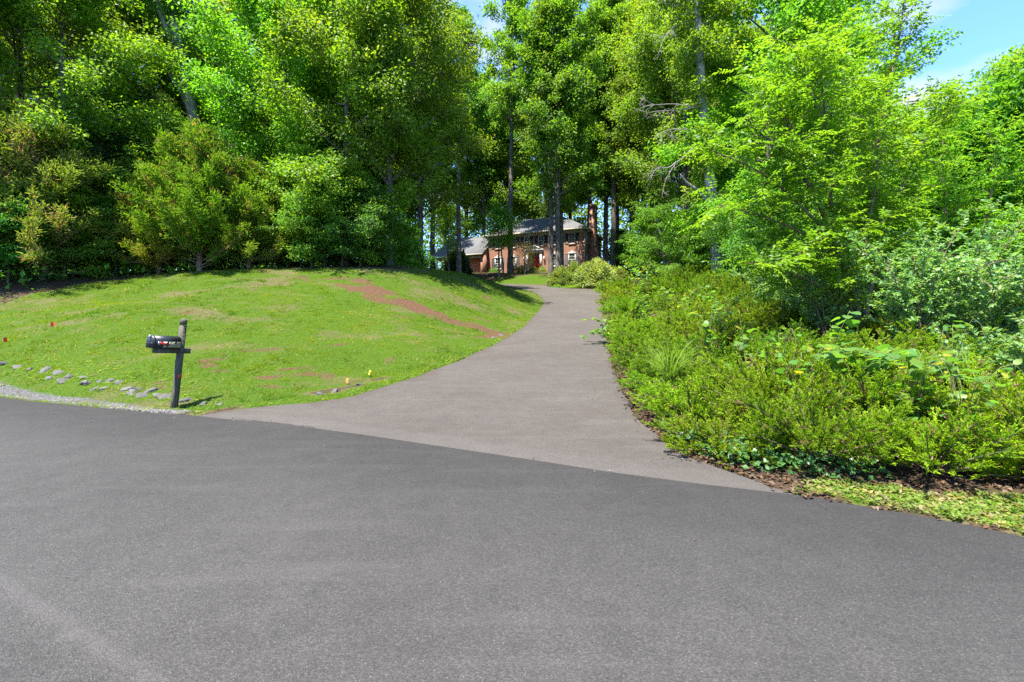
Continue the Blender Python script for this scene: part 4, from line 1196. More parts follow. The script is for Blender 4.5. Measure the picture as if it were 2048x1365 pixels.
# --- forked grey tree above the cedar
def special_tree(name, base, lines, radii, crown_pts, nleaf, leaf, pal, bark, label, seed, dead=None, group='woodland trees', lmat='leaf', cr=.55, flat=.6):
    rs = np.random.RandomState(seed)
    t = empty(name, base); tag(t, label, 'tree', group)
    mb = MB()
    for ln, rd in zip(lines, radii):
        P = smooth_line(ln, 14, 2); mb.tube(P, np.interp(np.linspace(0, 1, 14), np.linspace(0, 1, len(rd)), rd), 10)
    obj('trunk', mb.mesh('trunk', M[bark], True), t)
    br = MB(); cl = []
    for (ln, (f0, f1), n, L, up_) in crown_pts:
        P = smooth_line(ln, 20, 2)
        for i in range(n):
            f = f0 + (f1 - f0) * (i + rs.rand() * .7) / n
            p = np.array([np.interp(f, np.linspace(0, 1, 20), P[:, a]) for a in range(3)])
            az = i * 2.4 + rs.randn() * .4; el = up_ + .3 * rs.randn()
            d = np.array([math.cos(az) * math.cos(el), math.sin(az) * math.cos(el), math.sin(el)])
            l = L * (.6 + .6 * rs.rand()) * (1.1 - .5 * f)
            Q = [p]
            for k in range(4):
                d = d + rs.randn(3) * .2 + np.array([0, 0, .05]); d /= np.linalg.norm(d); Q.append(Q[-1] + d * l / 4)
            Q = np.array(Q); br.tube(Q, np.array([.05, .04, .028, .016, .006]) * min(1.0, l / 2.5), 4, False)
            for k in range(int(l / .28) + 2):
                g = .25 + .75 * rs.rand()
                c = np.array([np.interp(g, np.linspace(0, 1, 5), Q[:, a]) for a in range(3)])
                cl.append(c + rs.randn(3) * np.array([.4, .4, .25]) * min(1, l / 2))
    obj('branches', br.mesh('branches', M[bark], True), t)
    cl = np.array(cl); idx = rs.randint(len(cl), size=nleaf)
    off = unit(rs.randn(nleaf, 3)) * rs.rand(nleaf, 1) ** .5 * cr; off[:, 2] *= flat
    P = cl[idx] + off
    D = unit(off / cr + rs.randn(nleaf, 3) * .5 + np.array([0, 0, -.25])); Nn = unit(np.array([0, 0, .9]) + rs.randn(nleaf, 3) * .5)
    V, F = leaf_arrays(P, D, Nn, leaf[0] * (.7 + .6 * rs.rand(nleaf)), leaf[1] * (.7 + .6 * rs.rand(nleaf)), .14, .12)
    obj('crown', mesh_arrays('crown', V, F, M[lmat], leaf_colors(rs, nleaf, pal, rs.rand(len(cl))[idx], np.clip(off[:, 2] / cr, 0, 1))), t)  # leaves on top of each clump lighter, lit tops put into the colour
    return t, rs

bx, by, bz_ = at(412, 27)
s_ = 27 / FPX
def L27(pts): return [((px - 412) * s_, dy, (HOR - py) * s_ + EYE - bz_) for px, py, dy in pts]
main = L27([(412, 560, 0), (404, 420, 0), (396, 300, .1), (388, 240, 0), (376, 180, -.1), (364, 100, -.2), (345, 10, -.3), (330, -120, -.2), (322, -240, 0)])
left = L27([(386, 238, 0), (362, 190, .4), (330, 150, .8), (305, 112, 1.2), (285, 60, 1.5), (262, -40, 1.6), (240, -150, 1.8)])
right = L27([(368, 130, -.1), (348, 80, -.5), (336, 20, -.9), (328, -90, -1.4)])
special_tree('forked_tree', (bx, by, bz_), [main, left, right], [(.42, .36, .33, .30, .27, .24, .2, .13, .05), (.22, .19, .17, .14, .10, .04), (.15, .13, .10, .05)],
             [(main, (.45, 1), 26, 3.4, .35), (left, (.4, 1), 20, 3.0, .4), (right, (.4, 1), 10, 2.6, .3)], 17000, (.19, .12), 'deep', 'bark_pale', 'big grey forked trunk leaning over the bronze-green cedar', 31)

# --- the grey trunk with bare dead limbs beside the drive
bx, by, bz_ = at(1428, 24)
s_ = 24 / FPX
def L24(pts): return [((px - 1428) * s_, dy, (HOR - py) * s_ + EYE - bz_) for px, py, dy in pts]
main = L24([(1436, 560, 0), (1432, 480, 0), (1424, 400, 0), (1415, 310, 0), (1410, 250, .1), (1404, 180, .1), (1400, 90, 0), (1394, 0, 0), (1388, -110, 0), (1384, -220, 0)])
limb = L24([(1420, 410, 0), (1396, 385, -.2), (1368, 372, -.4), (1352, 356, -.6)])
t_, rs_ = special_tree('dead_limbed_tree', (bx, by, bz_), [main, limb], [(.33, .30, .27, .25, .23, .21, .18, .15, .1, .05), (.12, .1, .07, .03)],
             [(main, (.55, 1), 26, 3.2, .3), (main, (.22, .62), 16, 1.5, .1)], 17000, (.17, .11), 'oak', 'bark_pale', 'grey trunked tree with bare bleached dead limbs hanging over the drive side', 32)
dead = [[(1412, 262, 0), (1385, 270, -.5), (1345, 274, -1.0), (1310, 284, -1.5), (1285, 305, -1.9)], [(1434, 270, 0), (1408, 275, -.4), (1380, 300, -.8), (1352, 330, -1.1), (1334, 342, -1.4), (1308, 380, -1.7), (1300, 415, -1.9)],
        [(1404, 216, 0), (1370, 218, -.4), (1325, 222, -.8), (1290, 232, -1.1), (1262, 210, -1.4)], [(1392, 218, -.2), (1350, 230, -.5), (1300, 240, -1.0), (1272, 252, -1.4), (1266, 232, -1.5)], [(1400, 46, 0), (1365, 20, -.3), (1325, 6, -.6)],
        [(1398, 42, 0), (1350, 54, -.4), (1320, 90, -.7), (1305, 130, -.9)], [(1334, 342, -1.4), (1318, 356, -1.4), (1296, 352, -1.5), (1284, 372, -1.6)]]
mb = MB()
for ln in dead:
    P = smooth_line(L24(ln), 16, 2); mb.tube(P, np.linspace(.034, .006, 16), 5, False)
    for k in range(10):
        f = rs_.randint(5, 15); d = unit(P[f] - P[f - 1]) + rs_.randn(3) * .7 + np.array([-.2, 0, -.25]); d = unit(d)
        l = .35 + .7 * rs_.rand(); Q = [P[f]]
        for j in range(4):
            d = unit(d + rs_.randn(3) * .3 + np.array([0, 0, -.08])); Q.append(Q[-1] + d * l / 4)
        Q = np.array(Q)
        mb.tube(Q, np.linspace(.012, .0045, 5), 3, False)
        for q in range(2):
            e = unit(d + rs_.randn(3) * .8); mb.tube([Q[2], Q[2] + e * l * .3, Q[2] + e * l * .5 + rs_.randn(3) * .06], [.007, .005, .004], 3, False)
obj('dead_branches', mb.mesh('dead_branches', M['deadwood'], True), t_)

# --- cedars (scale-leaved sprays)
def make_cedar(seed, H, Rc, n, pal, tr=.11, lean=0):
    rs = np.random.RandomState(seed)
    mb = MB(); mb.tube([(0, 0, -.3), (.05, 0, H * .3), (-.04, .05, H * .65), (.02, 0, H * .95)], [tr * 1.2, tr, tr * .6, .02], 8)
    tk = mb.mesh('trunk', M['bark_brown'], True)
    br = MB(); A = []; B = []; K = []; brown = []
    nl = 130
    for i in range(nl):
        t = (i + rs.rand()) / nl
        h = H * (.02 + .96 * t)
        L = Rc * (1 - t ** 1.5) ** .8 * (.7 + .45 * rs.rand()) + .25
        az = i * 2.4 + rs.randn() * .3; el = .25 + .55 * t + .12 * rs.randn()
        d = np.array([math.cos(az) * math.cos(el), math.sin(az) * math.cos(el), math.sin(el)])
        P = [np.array([0, 0, h])]
        for k in range(6):
            d = unit(d + rs.randn(3) * .14 + np.array([0, 0, .09])); P.append(P[-1] + d * L / 6)
        P = np.array(P); br.tube(P, np.linspace(.03, .006, 7) * (1 - .5 * t), 4, False)
        bro = np.clip(rs.randn() * .35 + .25, 0, 1)
        for j in range(int(L * 22) + 6):
            f = .15 + .85 * rs.rand() ** .8
            c = np.array([np.interp(f, np.linspace(0, 1, 7), P[:, a]) for a in range(3)])
            dd = unit(d * .6 + rs.randn(3) * .55 + np.array([0, 0, .25]))
            A.append(c); B.append(dd); K.append(f); brown.append(bro if f < .85 else bro * .5)
    A = np.array(A); B = np.array(B); K = np.array(K); brown = np.array(brown)
    idx = rs.randint(len(A), size=n)
    f = rs.rand(n, 1)
    P = A[idx] + B[idx] * f * .42 + rs.randn(n, 3) * .05
    D = unit(B[idx] * .9 + rs.randn(n, 3) * .55 + np.array([0, 0, .2]))
    V, F = leaf_arrays(P, D, unit(rs.randn(n, 3)), .17 * (.6 + .8 * rs.rand(n)), .046 * (.6 + .8 * rs.rand(n)), .25, .05, .5)
    a, b, c = [np.array(x) for x in pal]
    tcol = np.clip(f[:, 0] * .6 + rs.rand(n) * .5 - .1, 0, 1)[:, None]
    col = a + (b - a) * tcol
    bm_ = (rs.rand(n) < brown[idx] * .6)[:, None]
    col = np.where(bm_, c * (.7 + .6 * rs.rand(n, 1)), col)
    return tk, br.mesh('branches', M['bark_brown'], True), mesh_arrays('crown', V, F, M['needle'], np.repeat(col, 4, axis=0))
CED = {'bright': make_cedar(41, 6.6, 3.2, 56000, [(0.056, 0.120, 0.008), (0.135, 0.190, 0.012), (0.17, 0.11, 0.04)]),
       'brown': make_cedar(42, 7.5, 3.3, 42000, [(0.070, 0.115, 0.014), (0.140, 0.180, 0.022), (0.18, 0.125, 0.06)]),
       'dark': make_cedar(43, 8, 2.3, 26000, [(0.022, 0.055, 0.020), (0.045, 0.090, 0.025), (0.06, 0.07, 0.03)])}
place_tree(None, 398, 21.6, 'bronze-green bushy cedar at the top of the grass bank', None, 'cedar_tree', .5, 'cedars along the lawn', 1.0, meshes=CED['bright'])
place_tree(None, 318, 21.6, 'lower shoulder of bronze-green cedar growing against the taller bushy cedar', None, 'cedar_tree', 2.5, 'cedars along the lawn', .72, meshes=CED['bright'])
place_tree(None, 498, 22.6, 'smaller bronze-green cedar on the oak side of the bushy cedar', None, 'cedar_tree', 4.5, 'cedars along the lawn', .78, meshes=CED['bright'])
place_tree(None, 85, 19.5, 'brownish sparse cedar behind the shaded corner of lawn', None, 'cedar_tree', 1.2, 'cedars along the lawn', .98, meshes=CED['brown'])
place_tree(None, -30, 19.0, 'brownish cedar nearest the road, half out of view', None, 'cedar_tree', 3.2, 'cedars along the lawn', 1.05, meshes=CED['brown'])
place_tree(None, 200, 22.5, 'dark green cedar between the brownish and the bronze-green cedars', None, 'cedar_tree', 0, 'cedars along the lawn', 1.05, meshes=CED['dark'])
place_tree(None, 310, 25.5, 'tall dark green cedar behind the bronze-green cedar', None, 'cedar_tree', 2, 'cedars along the lawn', 1.25, meshes=CED['dark'])

# --- understory bushes along the wood edge
und = [(150, 20.5, 'low_b', .62), (235, 21.4, 'low_b', .7), (290, 22, 'low_a', .5), (470, 23.2, 'low_b', .6), (545, 23.3, 'low_a', .62), (600, 24.2, 'low_a', .75), (650, 23.6, 'low_b', .7), (700, 25.5, 'low_a', .85), (745, 24.4, 'low_b', .55),
       (585, 27, 'low_a', 1.0), (660, 29, 'low_a', 1.05), (740, 30, 'low_a', 1.0), (500, 27, 'low_a', .95), (815, 44, 'low_b', .7), (838, 62, 'low_b', .5), (805, 34, 'low_b', .8), (625, 23.4, 'low_a', .8), (685, 23.8, 'low_a', .72), (722, 24.0, 'low_b', .85), (770, 28, 'low_a', .75), (20, 18.6, 'low_b', .75), (130, 20.0, 'low_a', .6), (-60, 18.5, 'low_a', .7), (560, 24.5, 'low_a', .95)]
UL = ['small dark bush in the shade beyond the flag side of the lawn', 'low bush at the lawn edge between the cedars', 'light leaved bush at the foot of the bronze-green cedar', 'dark bush under the smaller bronze-green cedar', 'leafy bush under the brightest yellow-green oak',
      'wide leafy bush at the crest, under the yellow-green oak boughs', 'dark bush at the crest between two leafy bushes', 'tallest bush in front of the lime green oak', 'low bush next to the mossy trunk foot', 'tall bush standing behind the wide leafy bush',
      'big bush behind the dark crest bush', 'big bush behind the mossy trunk', 'tall bush behind the smaller bronze-green cedar', 'pale bush beyond the mound beside the dark straight trunk', 'pale bush beyond the mound near the porch post', 'dark bush just past the mossy trunk foot', 'leafy bush at the very crest below the lime green oak', 'second leafy bush at the crest, nearer the mossy trunk', 'dark round bush at the crest beside the mossy trunk', 'bush on the far slope behind the mossy trunk foot',
      'dark bush in front of the brownish cedar trunks', 'lighter bush at the shaded lawn edge, cedar side', 'bush at the outermost end of the shaded lawn edge', 'tall leafy bush behind the smaller bronze-green cedar and the crest']
for (px, d, k, s), lab in zip(und, UL):
    t = place_tree(k, px, d, lab, None, 'understory_bush', None, 'understory bushes along the wood edge', s); t['category'] = 'bush'
und2 = [(1285, 50, 'low_a', .9), (1330, 44, 'low_b', 1.0), (1370, 36, 'low_a', .8), (1400, 31, 'low_b', .9), (1440, 27, 'low_a', .75), (1480, 24, 'low_a', .8), (1540, 21, 'low_a', .85), (1255, 56, 'low_b', .9), (1610, 24, 'low_a', .9), (1700, 27, 'low_a', .9), (1800, 25, 'low_b', 1.0), (1900, 30, 'low_a', 1.0), (1240, 64, 'low_a', .9), (1600, 15.5, 'low_b', .55), (1680, 15.8, 'low_a', .6), (1520, 18.5, 'low_b', .7), (1790, 17.5, 'low_a', .8), (1620, 19.5, 'low_a', .8)]
UL2 = ['dark bush in the wood beside the variegated bush', 'dark bush between the variegated bush and the dogwood', 'bush behind the dogwood on the uphill side', 'dark bush at the foot of the dogwood', 'bush against the grey trunk foot', 'leafy bush behind the far junipers',
       'leafy bush below the walnut sapling crown', 'low bush past the pale lower trunk', 'bush behind the leaning sapling stems', 'bush between sapling and honeysuckle thicket, far side', 'dark bush behind the honeysuckle thicket', 'bush at the edge of the sunlit far lawn', 'dim bush deep in the wood past the chimney', 'dark low bush right behind the upper junipers, sapling side', 'leafy low bush directly behind the foot of the walnut sapling', 'dark bush behind the upper junipers, grey trunk side', 'leafy bush behind the back of the honeysuckles', 'larger leafy bush behind the two low bushes at the sapling']
for (px, d, k, s), lab in zip(und2, UL2):
    t = place_tree(k, px, d, lab, None, 'understory_bush', None, 'understory bushes on the drive side wood', s); t['category'] = 'bush'

# --- dogwood with flat tiers
dog = make_tree(51, 5.2, .18, 3.0, prof_low, 26, (.13, .085), 15000, 'fresh', .08, 'bark', sway=.8, flat=.16, up0=.0, spread=.5)
place_tree(None, 1325, 30, 'pale green dogwood with flat layered branches near the driveway', None, 'dogwood_tree', 1, 'ornamental trees by the drive', .95, meshes=dog)
# --- small red maple before the door
mp_ = make_tree(52, 3.4, .35, 1.35, prof_low, 22, (.11, .07), 2000, [(0.05, 0.075, 0.02), (0.13, 0.10, 0.04), (0.28, 0.12, 0.075)], .06, 'bark', sway=1.0, flat=.35, up0=.2)
place_tree(None, 1047, 52.5, 'small reddish leaved maple in front of the red door', None, 'maple_tree', 2, 'ornamental trees by the drive', 1.0, meshes=mp_)

# --- far wood that closes the view
rs = np.random.RandomState(77)
n = 112000
th = rs.uniform(-1.15, 1.15, n); dd = 88 + 34 * rs.rand(n)
X = np.sin(th) * dd; Y = np.cos(th) * dd
hz = rs.rand(n) ** .9
topn = 20 + 7 * vnoise(th * 60, dd * .2, 3.0, 31)
topn = np.where(th > .62, 8 + 3 * vnoise(th * 60, dd * .2, 3.0, 33), topn)
Z = tps(X, Y) + hz * topn
keep = vnoise(X, Z, 2.6, 32) > .22
X, Y, Z = X[keep], Y[keep], Z[keep]; n = len(X)
P = np.stack([X, Y, Z], axis=1)
V, F = leaf_arrays(P, unit(rs.randn(n, 3) + np.array([0, 0, -.3])), unit(rs.randn(n, 3) * .6 + np.array([0, -.2, .8])), .65 * (.6 + .8 * rs.rand(n)), 5e-1 * (.6 + .8 * rs.rand(n)), .15, .1)
wood = obj('far_wood', mesh_arrays('far_wood', V, F, M['leaf'], leaf_colors(rs, n, 'oak', vnoise(X, Z, 3.5, 34), np.zeros(n))))
tag(wood, 'distant leafy wood closing the view behind the trees', 'wood', kind='stuff')
# ------------------------------------------------------------------ the walnut sapling with feather leaves
def compound_leaves(rs, P, D, L, k=13, ll=.085, lw=.03, pal='lime'):
    """feather leaves: P base, D direction; k leaflets each"""
    n = len(P)
    D = unit(D); up = np.array([0, 0, 1.0])
    Sd = unit(np.cross(D, up)); Nn = np.cross(Sd, D)
    f = np.concatenate([np.repeat((np.arange((k - 1) // 2) + 1.2) / ((k - 1) // 2 + 1), 2), [1.0]])
    sg = np.concatenate([np.tile([1, -1], (k - 1) // 2), [0]])
    pos = P[:, None, :] + D[:, None, :] * (L[:, None] * f[None, :])[..., None] - Nn[:, None, :] * (L[:, None] * .28 * f[None, :] ** 2)[..., None]
    dr_ = D[:, None, :] * (.45 + .55 * (sg == 0))[None, :, None] + Sd[:, None, :] * sg[None, :, None] - Nn[:, None, :] * .30 + rs.randn(n, k, 3) * .20
    nn = Nn[:, None, :] + rs.randn(n, k, 3) * .35
    m = n * k
    V, F = leaf_arrays(pos.reshape(m, 3), dr_.reshape(m, 3), nn.reshape(m, 3), ll * (.75 + .5 * rs.rand(m)), lw * (.8 + .4 * rs.rand(m)), .12, .15, .42)
    cv = np.repeat(rs.rand(n), k); tip = np.repeat(np.clip(rs.randn(n) * .3 + .3, 0, 1), k)
    return V, F, leaf_colors(rs, m, pal, cv, tip)

def stem_plant(name, base, lines, radii, side, nleafstep, label, cat, seed, mode, pal, lmat, bark, group=None, lsize=(.05, .03), flat=.6, k=13):
    """several woody stems with side shoots; leaves of the given mode along the shoots"""
    rs = np.random.RandomState(seed)
    t = empty(name, base); tag(t, label, cat, group)
    br = MB(); A = []; B = []
    for ln, rd in zip(lines, radii):
        P = smooth_line(ln, 22, 2)
        mb = MB(); mb.tube(P, np.linspace(rd, rd * .18, 22), 8)
        obj('stem', mb.mesh('stem', M[bark], True), t)
        total = np.linalg.norm(np.diff(P, axis=0), axis=1).sum()
        nb = int(total * side[0])
        for i in range(nb):
            f = side[1] + (1 - side[1]) * (i + rs.rand()) / nb
            p = np.array([np.interp(f, np.linspace(0, 1, 22), P[:, a]) for a in range(3)])
            j = min(20, int(f * 21)); td = unit(P[j + 1] - P[j])
            az = i * 2.4 + rs.randn() * .5
            d = unit(np.array([math.cos(az), math.sin(az), .25 + .55 * rs.randn()]) + td * .6)
            l = side[2] * (.5 + .7 * rs.rand()) * (1.15 - .6 * f)
            Q = [p]
            for q in range(5):
                d = unit(d + rs.randn(3) * .17 + np.array([0, 0, .05])); Q.append(Q[-1] + d * l / 5)
            Q = np.array(Q); br.tube(Q, np.linspace(.011, .003, 6) * (rd / .06) ** .5, 4, False)
            ns = int(l * nleafstep) + 3
            for q in range(ns):
                g = .15 + .85 * (q + rs.rand()) / ns
                c = np.array([np.interp(min(g, 1), np.linspace(0, 1, 6), Q[:, a]) for a in range(3)])
                a2 = q * 2.4 + rs.randn() * .4
                dd = unit(np.array([math.cos(a2), math.sin(a2), .1 + .55 * rs.randn()]) * .8 + d * .6)
                A.append(c); B.append(dd)
    obj('branches', br.mesh('branches', M[bark], True), t)
    A = np.array(A); B = np.array(B); n = len(A)
    if mode == 'feather':
        V, F, col = compound_leaves(rs, A, B, .30 + .16 * rs.rand(n), k, lsize[0], lsize[1], pal)
    else:
        V, F = leaf_arrays(A, B + np.array([0, 0, -.15]), unit(np.array([0, 0, .9]) + rs.randn(n, 3) * .45), lsize[0] * (.7 + .6 * rs.rand(n)), lsize[1] * (.7 + .6 * rs.rand(n)), .12, .15)
        col = leaf_colors(rs, n, pal, rs.rand(n), np.clip(rs.randn(n) * .3 + .2, 0, 1))
    obj('leaves', mesh_arrays('leaves', V, F, M[lmat], col), t)
    return t

def rel(base, d0, pts):
    """stem points given as (px, py, depth) turned into offsets from the base"""
    out = []
    for px, py, d in pts:
        p = PX(px, py, d); out.append((p[0] - base[0], p[1] - base[1], p[2] - base[2]))
    return out
bw_ = at(1720, 11.2); b0 = (bw_[0], bw_[1], bw_[2] - .1)
stems = [[(1720, 672, 11.2), (1712, 600, 11.0), (1668, 480, 10.6), (1622, 370, 10.2), (1560, 300, 9.8), (1490, 235, 9.4)],
         [(1718, 672, 11.2), (1712, 560, 11.2), (1742, 360, 11.2), (1775, 190, 11.1), (1800, 70, 11.0), (1812, -30, 11.0)],
         [(1725, 672, 11.3), (1752, 520, 11.5), (1800, 380, 11.6), (1850, 270, 11.7), (1905, 190, 11.8)],
         [(1712, 672, 11.1), (1690, 560, 10.7), (1620, 470, 10.2), (1520, 430, 9.7), (1440, 410, 9.3)],
         [(1668, 480, 10.6), (1660, 380, 10.3), (1655, 260, 10.1), (1640, 150, 10.0), (1650, 80, 10.0)],
         [(1715, 672, 11.2), (1700, 520, 11.8), (1730, 350, 12.2), (1700, 200, 12.4), (1680, 120, 12.6)],
         [(1716, 660, 11.2), (1670, 590, 10.3), (1580, 540, 9.6), (1500, 520, 9.2)],
         [(1668, 480, 10.6), (1590, 400, 10.0), (1520, 340, 9.7), (1420, 300, 9.5)], [(1712, 560, 11.2), (1740, 430, 10.6), (1760, 330, 10.3), (1740, 220, 10.1)],
         [(1622, 370, 10.2), (1580, 250, 9.9), (1530, 165, 9.7)], [(1655, 260, 10.1), (1610, 160, 9.9), (1590, 90, 9.8)]]
stem_plant('walnut_sapling', b0, [rel(b0, 0, s) for s in stems], [.085, .075, .06, .05, .05, .055, .035, .045, .04, .04, .035], (5.6, .22, 1.3), 9.5,
           'bright green many stemmed walnut sapling with feather leaves arching over the junipers', 'tree', 61, 'feather', 'walnut', 'leaf_soft', 'bark_brown', None, (.115, .044), k=13)
b1 = at(1935, 13.0)
stems = [[(1930, 640, 13.0), (1900, 480, 13.0), (1880, 340, 13.0), (1893, 215, 13.0)], [(1935, 640, 13.0), (1960, 480, 12.6), (1990, 360, 12.4), (1995, 270, 12.2)], [(1940, 640, 13), (2000, 500, 12.6), (2060, 380, 12.4), (2100, 300, 12.2)],
         [(1930, 640, 13), (1860, 560, 13.6), (1830, 440, 14)], [(1940, 640, 13), (1980, 560, 11.8), (2040, 440, 11.4)]]
stem_plant('walnut_sapling', b1, [rel(b1, 0, s) for s in stems], [.05, .05, .05, .04, .04], (5.5, .2, 1.3), 11,
           'second feather leaved sapling behind the honeysuckle, its spire showing against the sky', 'tree', 62, 'feather', 'fresh', 'leaf', 'bark_brown', None, (.10, .038), k=13)
HON = [(0.060, 0.150, 0.036), (0.105, 0.200, 0.058), (0.170, 0.255, 0.095)]
def honey(px, d, h, w, seed, label, ns=9, step=26):
    b = at(px, d); rs = np.random.RandomState(seed)
    lines = []
    for i in range(ns):
        az = i * 2.4 + rs.randn() * .3; r = w * (.35 + .65 * rs.rand()); hh = h * (.55 + .5 * rs.rand())
        x, y = math.cos(az) * r, math.sin(az) * r
        lines.append([(0, 0, -.1), (x * .25, y * .25, hh * .45), (x * .6, y * .6, hh * .85), (x, y, hh * (.8 + .25 * rs.rand()))])
    return stem_plant('honeysuckle_bush', b, lines, [.022] * ns, (7, .12, .8), step * 1.7, label, 'bush', seed, 'plain', HON, 'leaf_gloss', 'bark_brown', 'honeysuckle bushes in the thicket', (.085, .050))
honey(1838, 8.7, 2.55, 1.35, 71, 'pale leaved honeysuckle bush before the leaning sapling stems', 13)
honey(2000, 8.0, 2.3, 1.35, 72, 'tall pale honeysuckle with arching twigs, nearest the sunlit gap', 11)
honey(1935, 10.4, 3.2, 1.5, 73, 'dark honeysuckle at the back of the thicket', 11)
honey(2090, 7.4, 2.1, 1.2, 74, 'honeysuckle closing the thicket at the road bend', 9)
honey(2010, 6.6, .85, .8, 75, 'low whitish honeysuckle spreading over the junipers', 9, 30)
honey(1745, 12.5, 2.6, 1.5, 76, 'dark honeysuckle directly behind the sapling foot', 9)
honey(2075, 12.0, 4.2, 1.8, 77, 'tallest honeysuckle at the end of the thicket, reaching towards the sky', 12)
honey(1655, 10.6, 1.7, 1.15, 78, 'honeysuckle under the sapling crown on its driveway side', 9)
honey(1560, 12.4, 1.9, 1.3, 79, 'honeysuckle at the upper junipers, under the sapling crown edge', 9)

# ------------------------------------------------------------------ junipers
JP = [(0.042, 0.105, 0.006), (0.160, 0.245, 0.009), (0.13, 0.085, 0.045)]
def make_juniper(seed, Rr, Hh, nb, n):
    rs = np.random.RandomState(seed)
    br = MB(); A = []; B = []; T = []
    for i in range(nb):
        az = i * 2.4 + rs.randn() * .2
        r = Rr * (.25 + .8 * rs.rand() ** .6)
        hh = Hh * (.35 + .85 * rs.rand()) * (1.15 - .45 * r / Rr)
        x, y = math.cos(az) * r, math.sin(az) * r
        P = smooth_line([(0, 0, 0), (x * .4, y * .4, hh * .45), (x * .8, y * .8, hh * .85), (x * 1.05, y * 1.05, hh * 1.05)], 9, 2)
        br.tube(P, np.linspace(.016, .004, 9), 4, False)
        for j in range(17):
            f = .35 + .65 * (j + rs.rand()) / 17
            c = np.array([np.interp(f, np.linspace(0, 1, 9), P[:, a]) for a in range(3)])
            k = min(7, int(f * 8)); td = unit(P[k + 1] - P[k])
            d = unit(td * .8 + rs.randn(3) * .45 + np.array([0, 0, .35]))
            A.append(c); B.append(d * (.10 + .12 * rs.rand())); T.append(f)
    A = np.array(A); B = np.array(B); T = np.array(T)
    idx = rs.randint(len(A), size=n); f = rs.rand(n, 1)
    P = A[idx] + B[idx] * f * 1.15 + rs.randn(n, 3) * .007
    D = unit(unit(B[idx]) * 1.0 + rs.randn(n, 3) * .36)
    V, F = leaf_arrays(P, D, unit(rs.randn(n, 3)), .044 * (.6 + .8 * rs.rand(n)), .0150 * (.7 + .6 * rs.rand(n)), .2, .05, .45)
    a, b, c = [np.array(q) for q in JP]
    cv = rs.rand(len(A))
    t = np.clip(f[:, 0] * .65 + cv[idx] * .45 + rs.rand(n) * .2 - .2, 0, 1)[:, None]  # spray bases darker, tips lighter: depth shade in the colour plus new growth
    col = a + (b - a) * t
    bro = (rs.rand(n) < .04 + .55 * (cv[idx] < .10))[:, None]
    col = np.where(bro, c * (.7 + .6 * rs.rand(n, 1)), col)
    return br.mesh('branches', M['bark_brown'], True), mesh_arrays('foliage', V, F, M['needle'], np.repeat(col, 4, axis=0))
JUN = [make_juniper(81, .95, .62, 66, 34000), make_juniper(82, 1.05, .75, 70, 36000), make_juniper(83, .9, .85, 62, 31000)]
JROWS = [  # x, y, scale
    ('front', [(2.42, 5.25, .72), (3.15, 4.72, .76), (4.05, 4.40, .82), (5.05, 4.12, .88), (6.1, 3.72, .92), (7.15, 3.05, .98)]),
    ('drive', [(2.5, 6.35, .72), (2.72, 7.35, .8), (2.9, 8.5, .85), (3.1, 9.7, .9), (3.35, 11.0, .95), (3.65, 12.5, 1.0), (4.0, 14.2, 1.05), (4.4, 16.2, 1.1), (4.85, 18.4, 1.15), (5.3, 20.8, 1.2), (5.85, 23.6, 1.3), (6.5, 26.8, 1.4), (7.3, 30.4, 1.5)]),
    ('second', [(3.45, 6.1, .85), (4.5, 5.75, .85), (5.6, 5.55, .9), (6.7, 5.3, .9), (7.9, 4.9, .95)]),
    ('middle', [(3.8, 7.4, .85), (4.95, 7.1, .9), (6.1, 7.0, .95), (7.3, 6.7, 1.0), (4.3, 9.0, .95), (5.5, 8.7, 1.0), (6.8, 8.5, 1.0), (8.1, 8.1, 1.0)]),
    ('upper', [(4.7, 10.6, 1.0), (5.7, 10.2, .95), (5.1, 12.3, 1.05), (6.5, 12.4, 1.05), (5.7, 14.4, 1.1), (7.2, 14.6, 1.2), (6.3, 16.6, 1.15), (7.9, 17.4, 1.3), (7.0, 19.2, 1.3), (8.3, 20.8, 1.4), (8.0, 23.6, 1.5), (9.6, 24.5, 1.5), (8.6, 10.6, 1.1), (8.0, 12.6, 1.2), (8.9, 14.8, 1.3), (9.4, 18.2, 1.4), (9.6, 21.0, 1.5)])]
rowtxt = {'front': '%s spreading juniper in the row nearest the road, counted from the driveway', 'drive': '%s spreading juniper along the driveway edge, counted uphill from the road', 'second': '%s juniper in the second row from the road, counted from the driveway',
          'middle': '%s juniper of the middle rows below the walnut sapling', 'upper': '%s juniper of the upper bank towards the dead limbed tree, counted uphill'}
jr = random.Random(4)
k = 0
for row, lst in JROWS:
    for i, (x, y, s) in enumerate(lst):
        bmesh_, fol = JUN[k % 3]; k += 1
        t = empty('juniper', (x, y, gz(x, y) - .03), (R(jr.uniform(-6, 6)), R(jr.uniform(-6, 6)), jr.uniform(0, 6.28)), (s * 1.04, s * 1.04, s * jr.uniform(.62, 1.25)))
        tag(t, rowtxt[row] % ordn[i], 'juniper', 'spreading junipers on the bank')
        obj('branches', bmesh_, t); obj('foliage', fol, t)

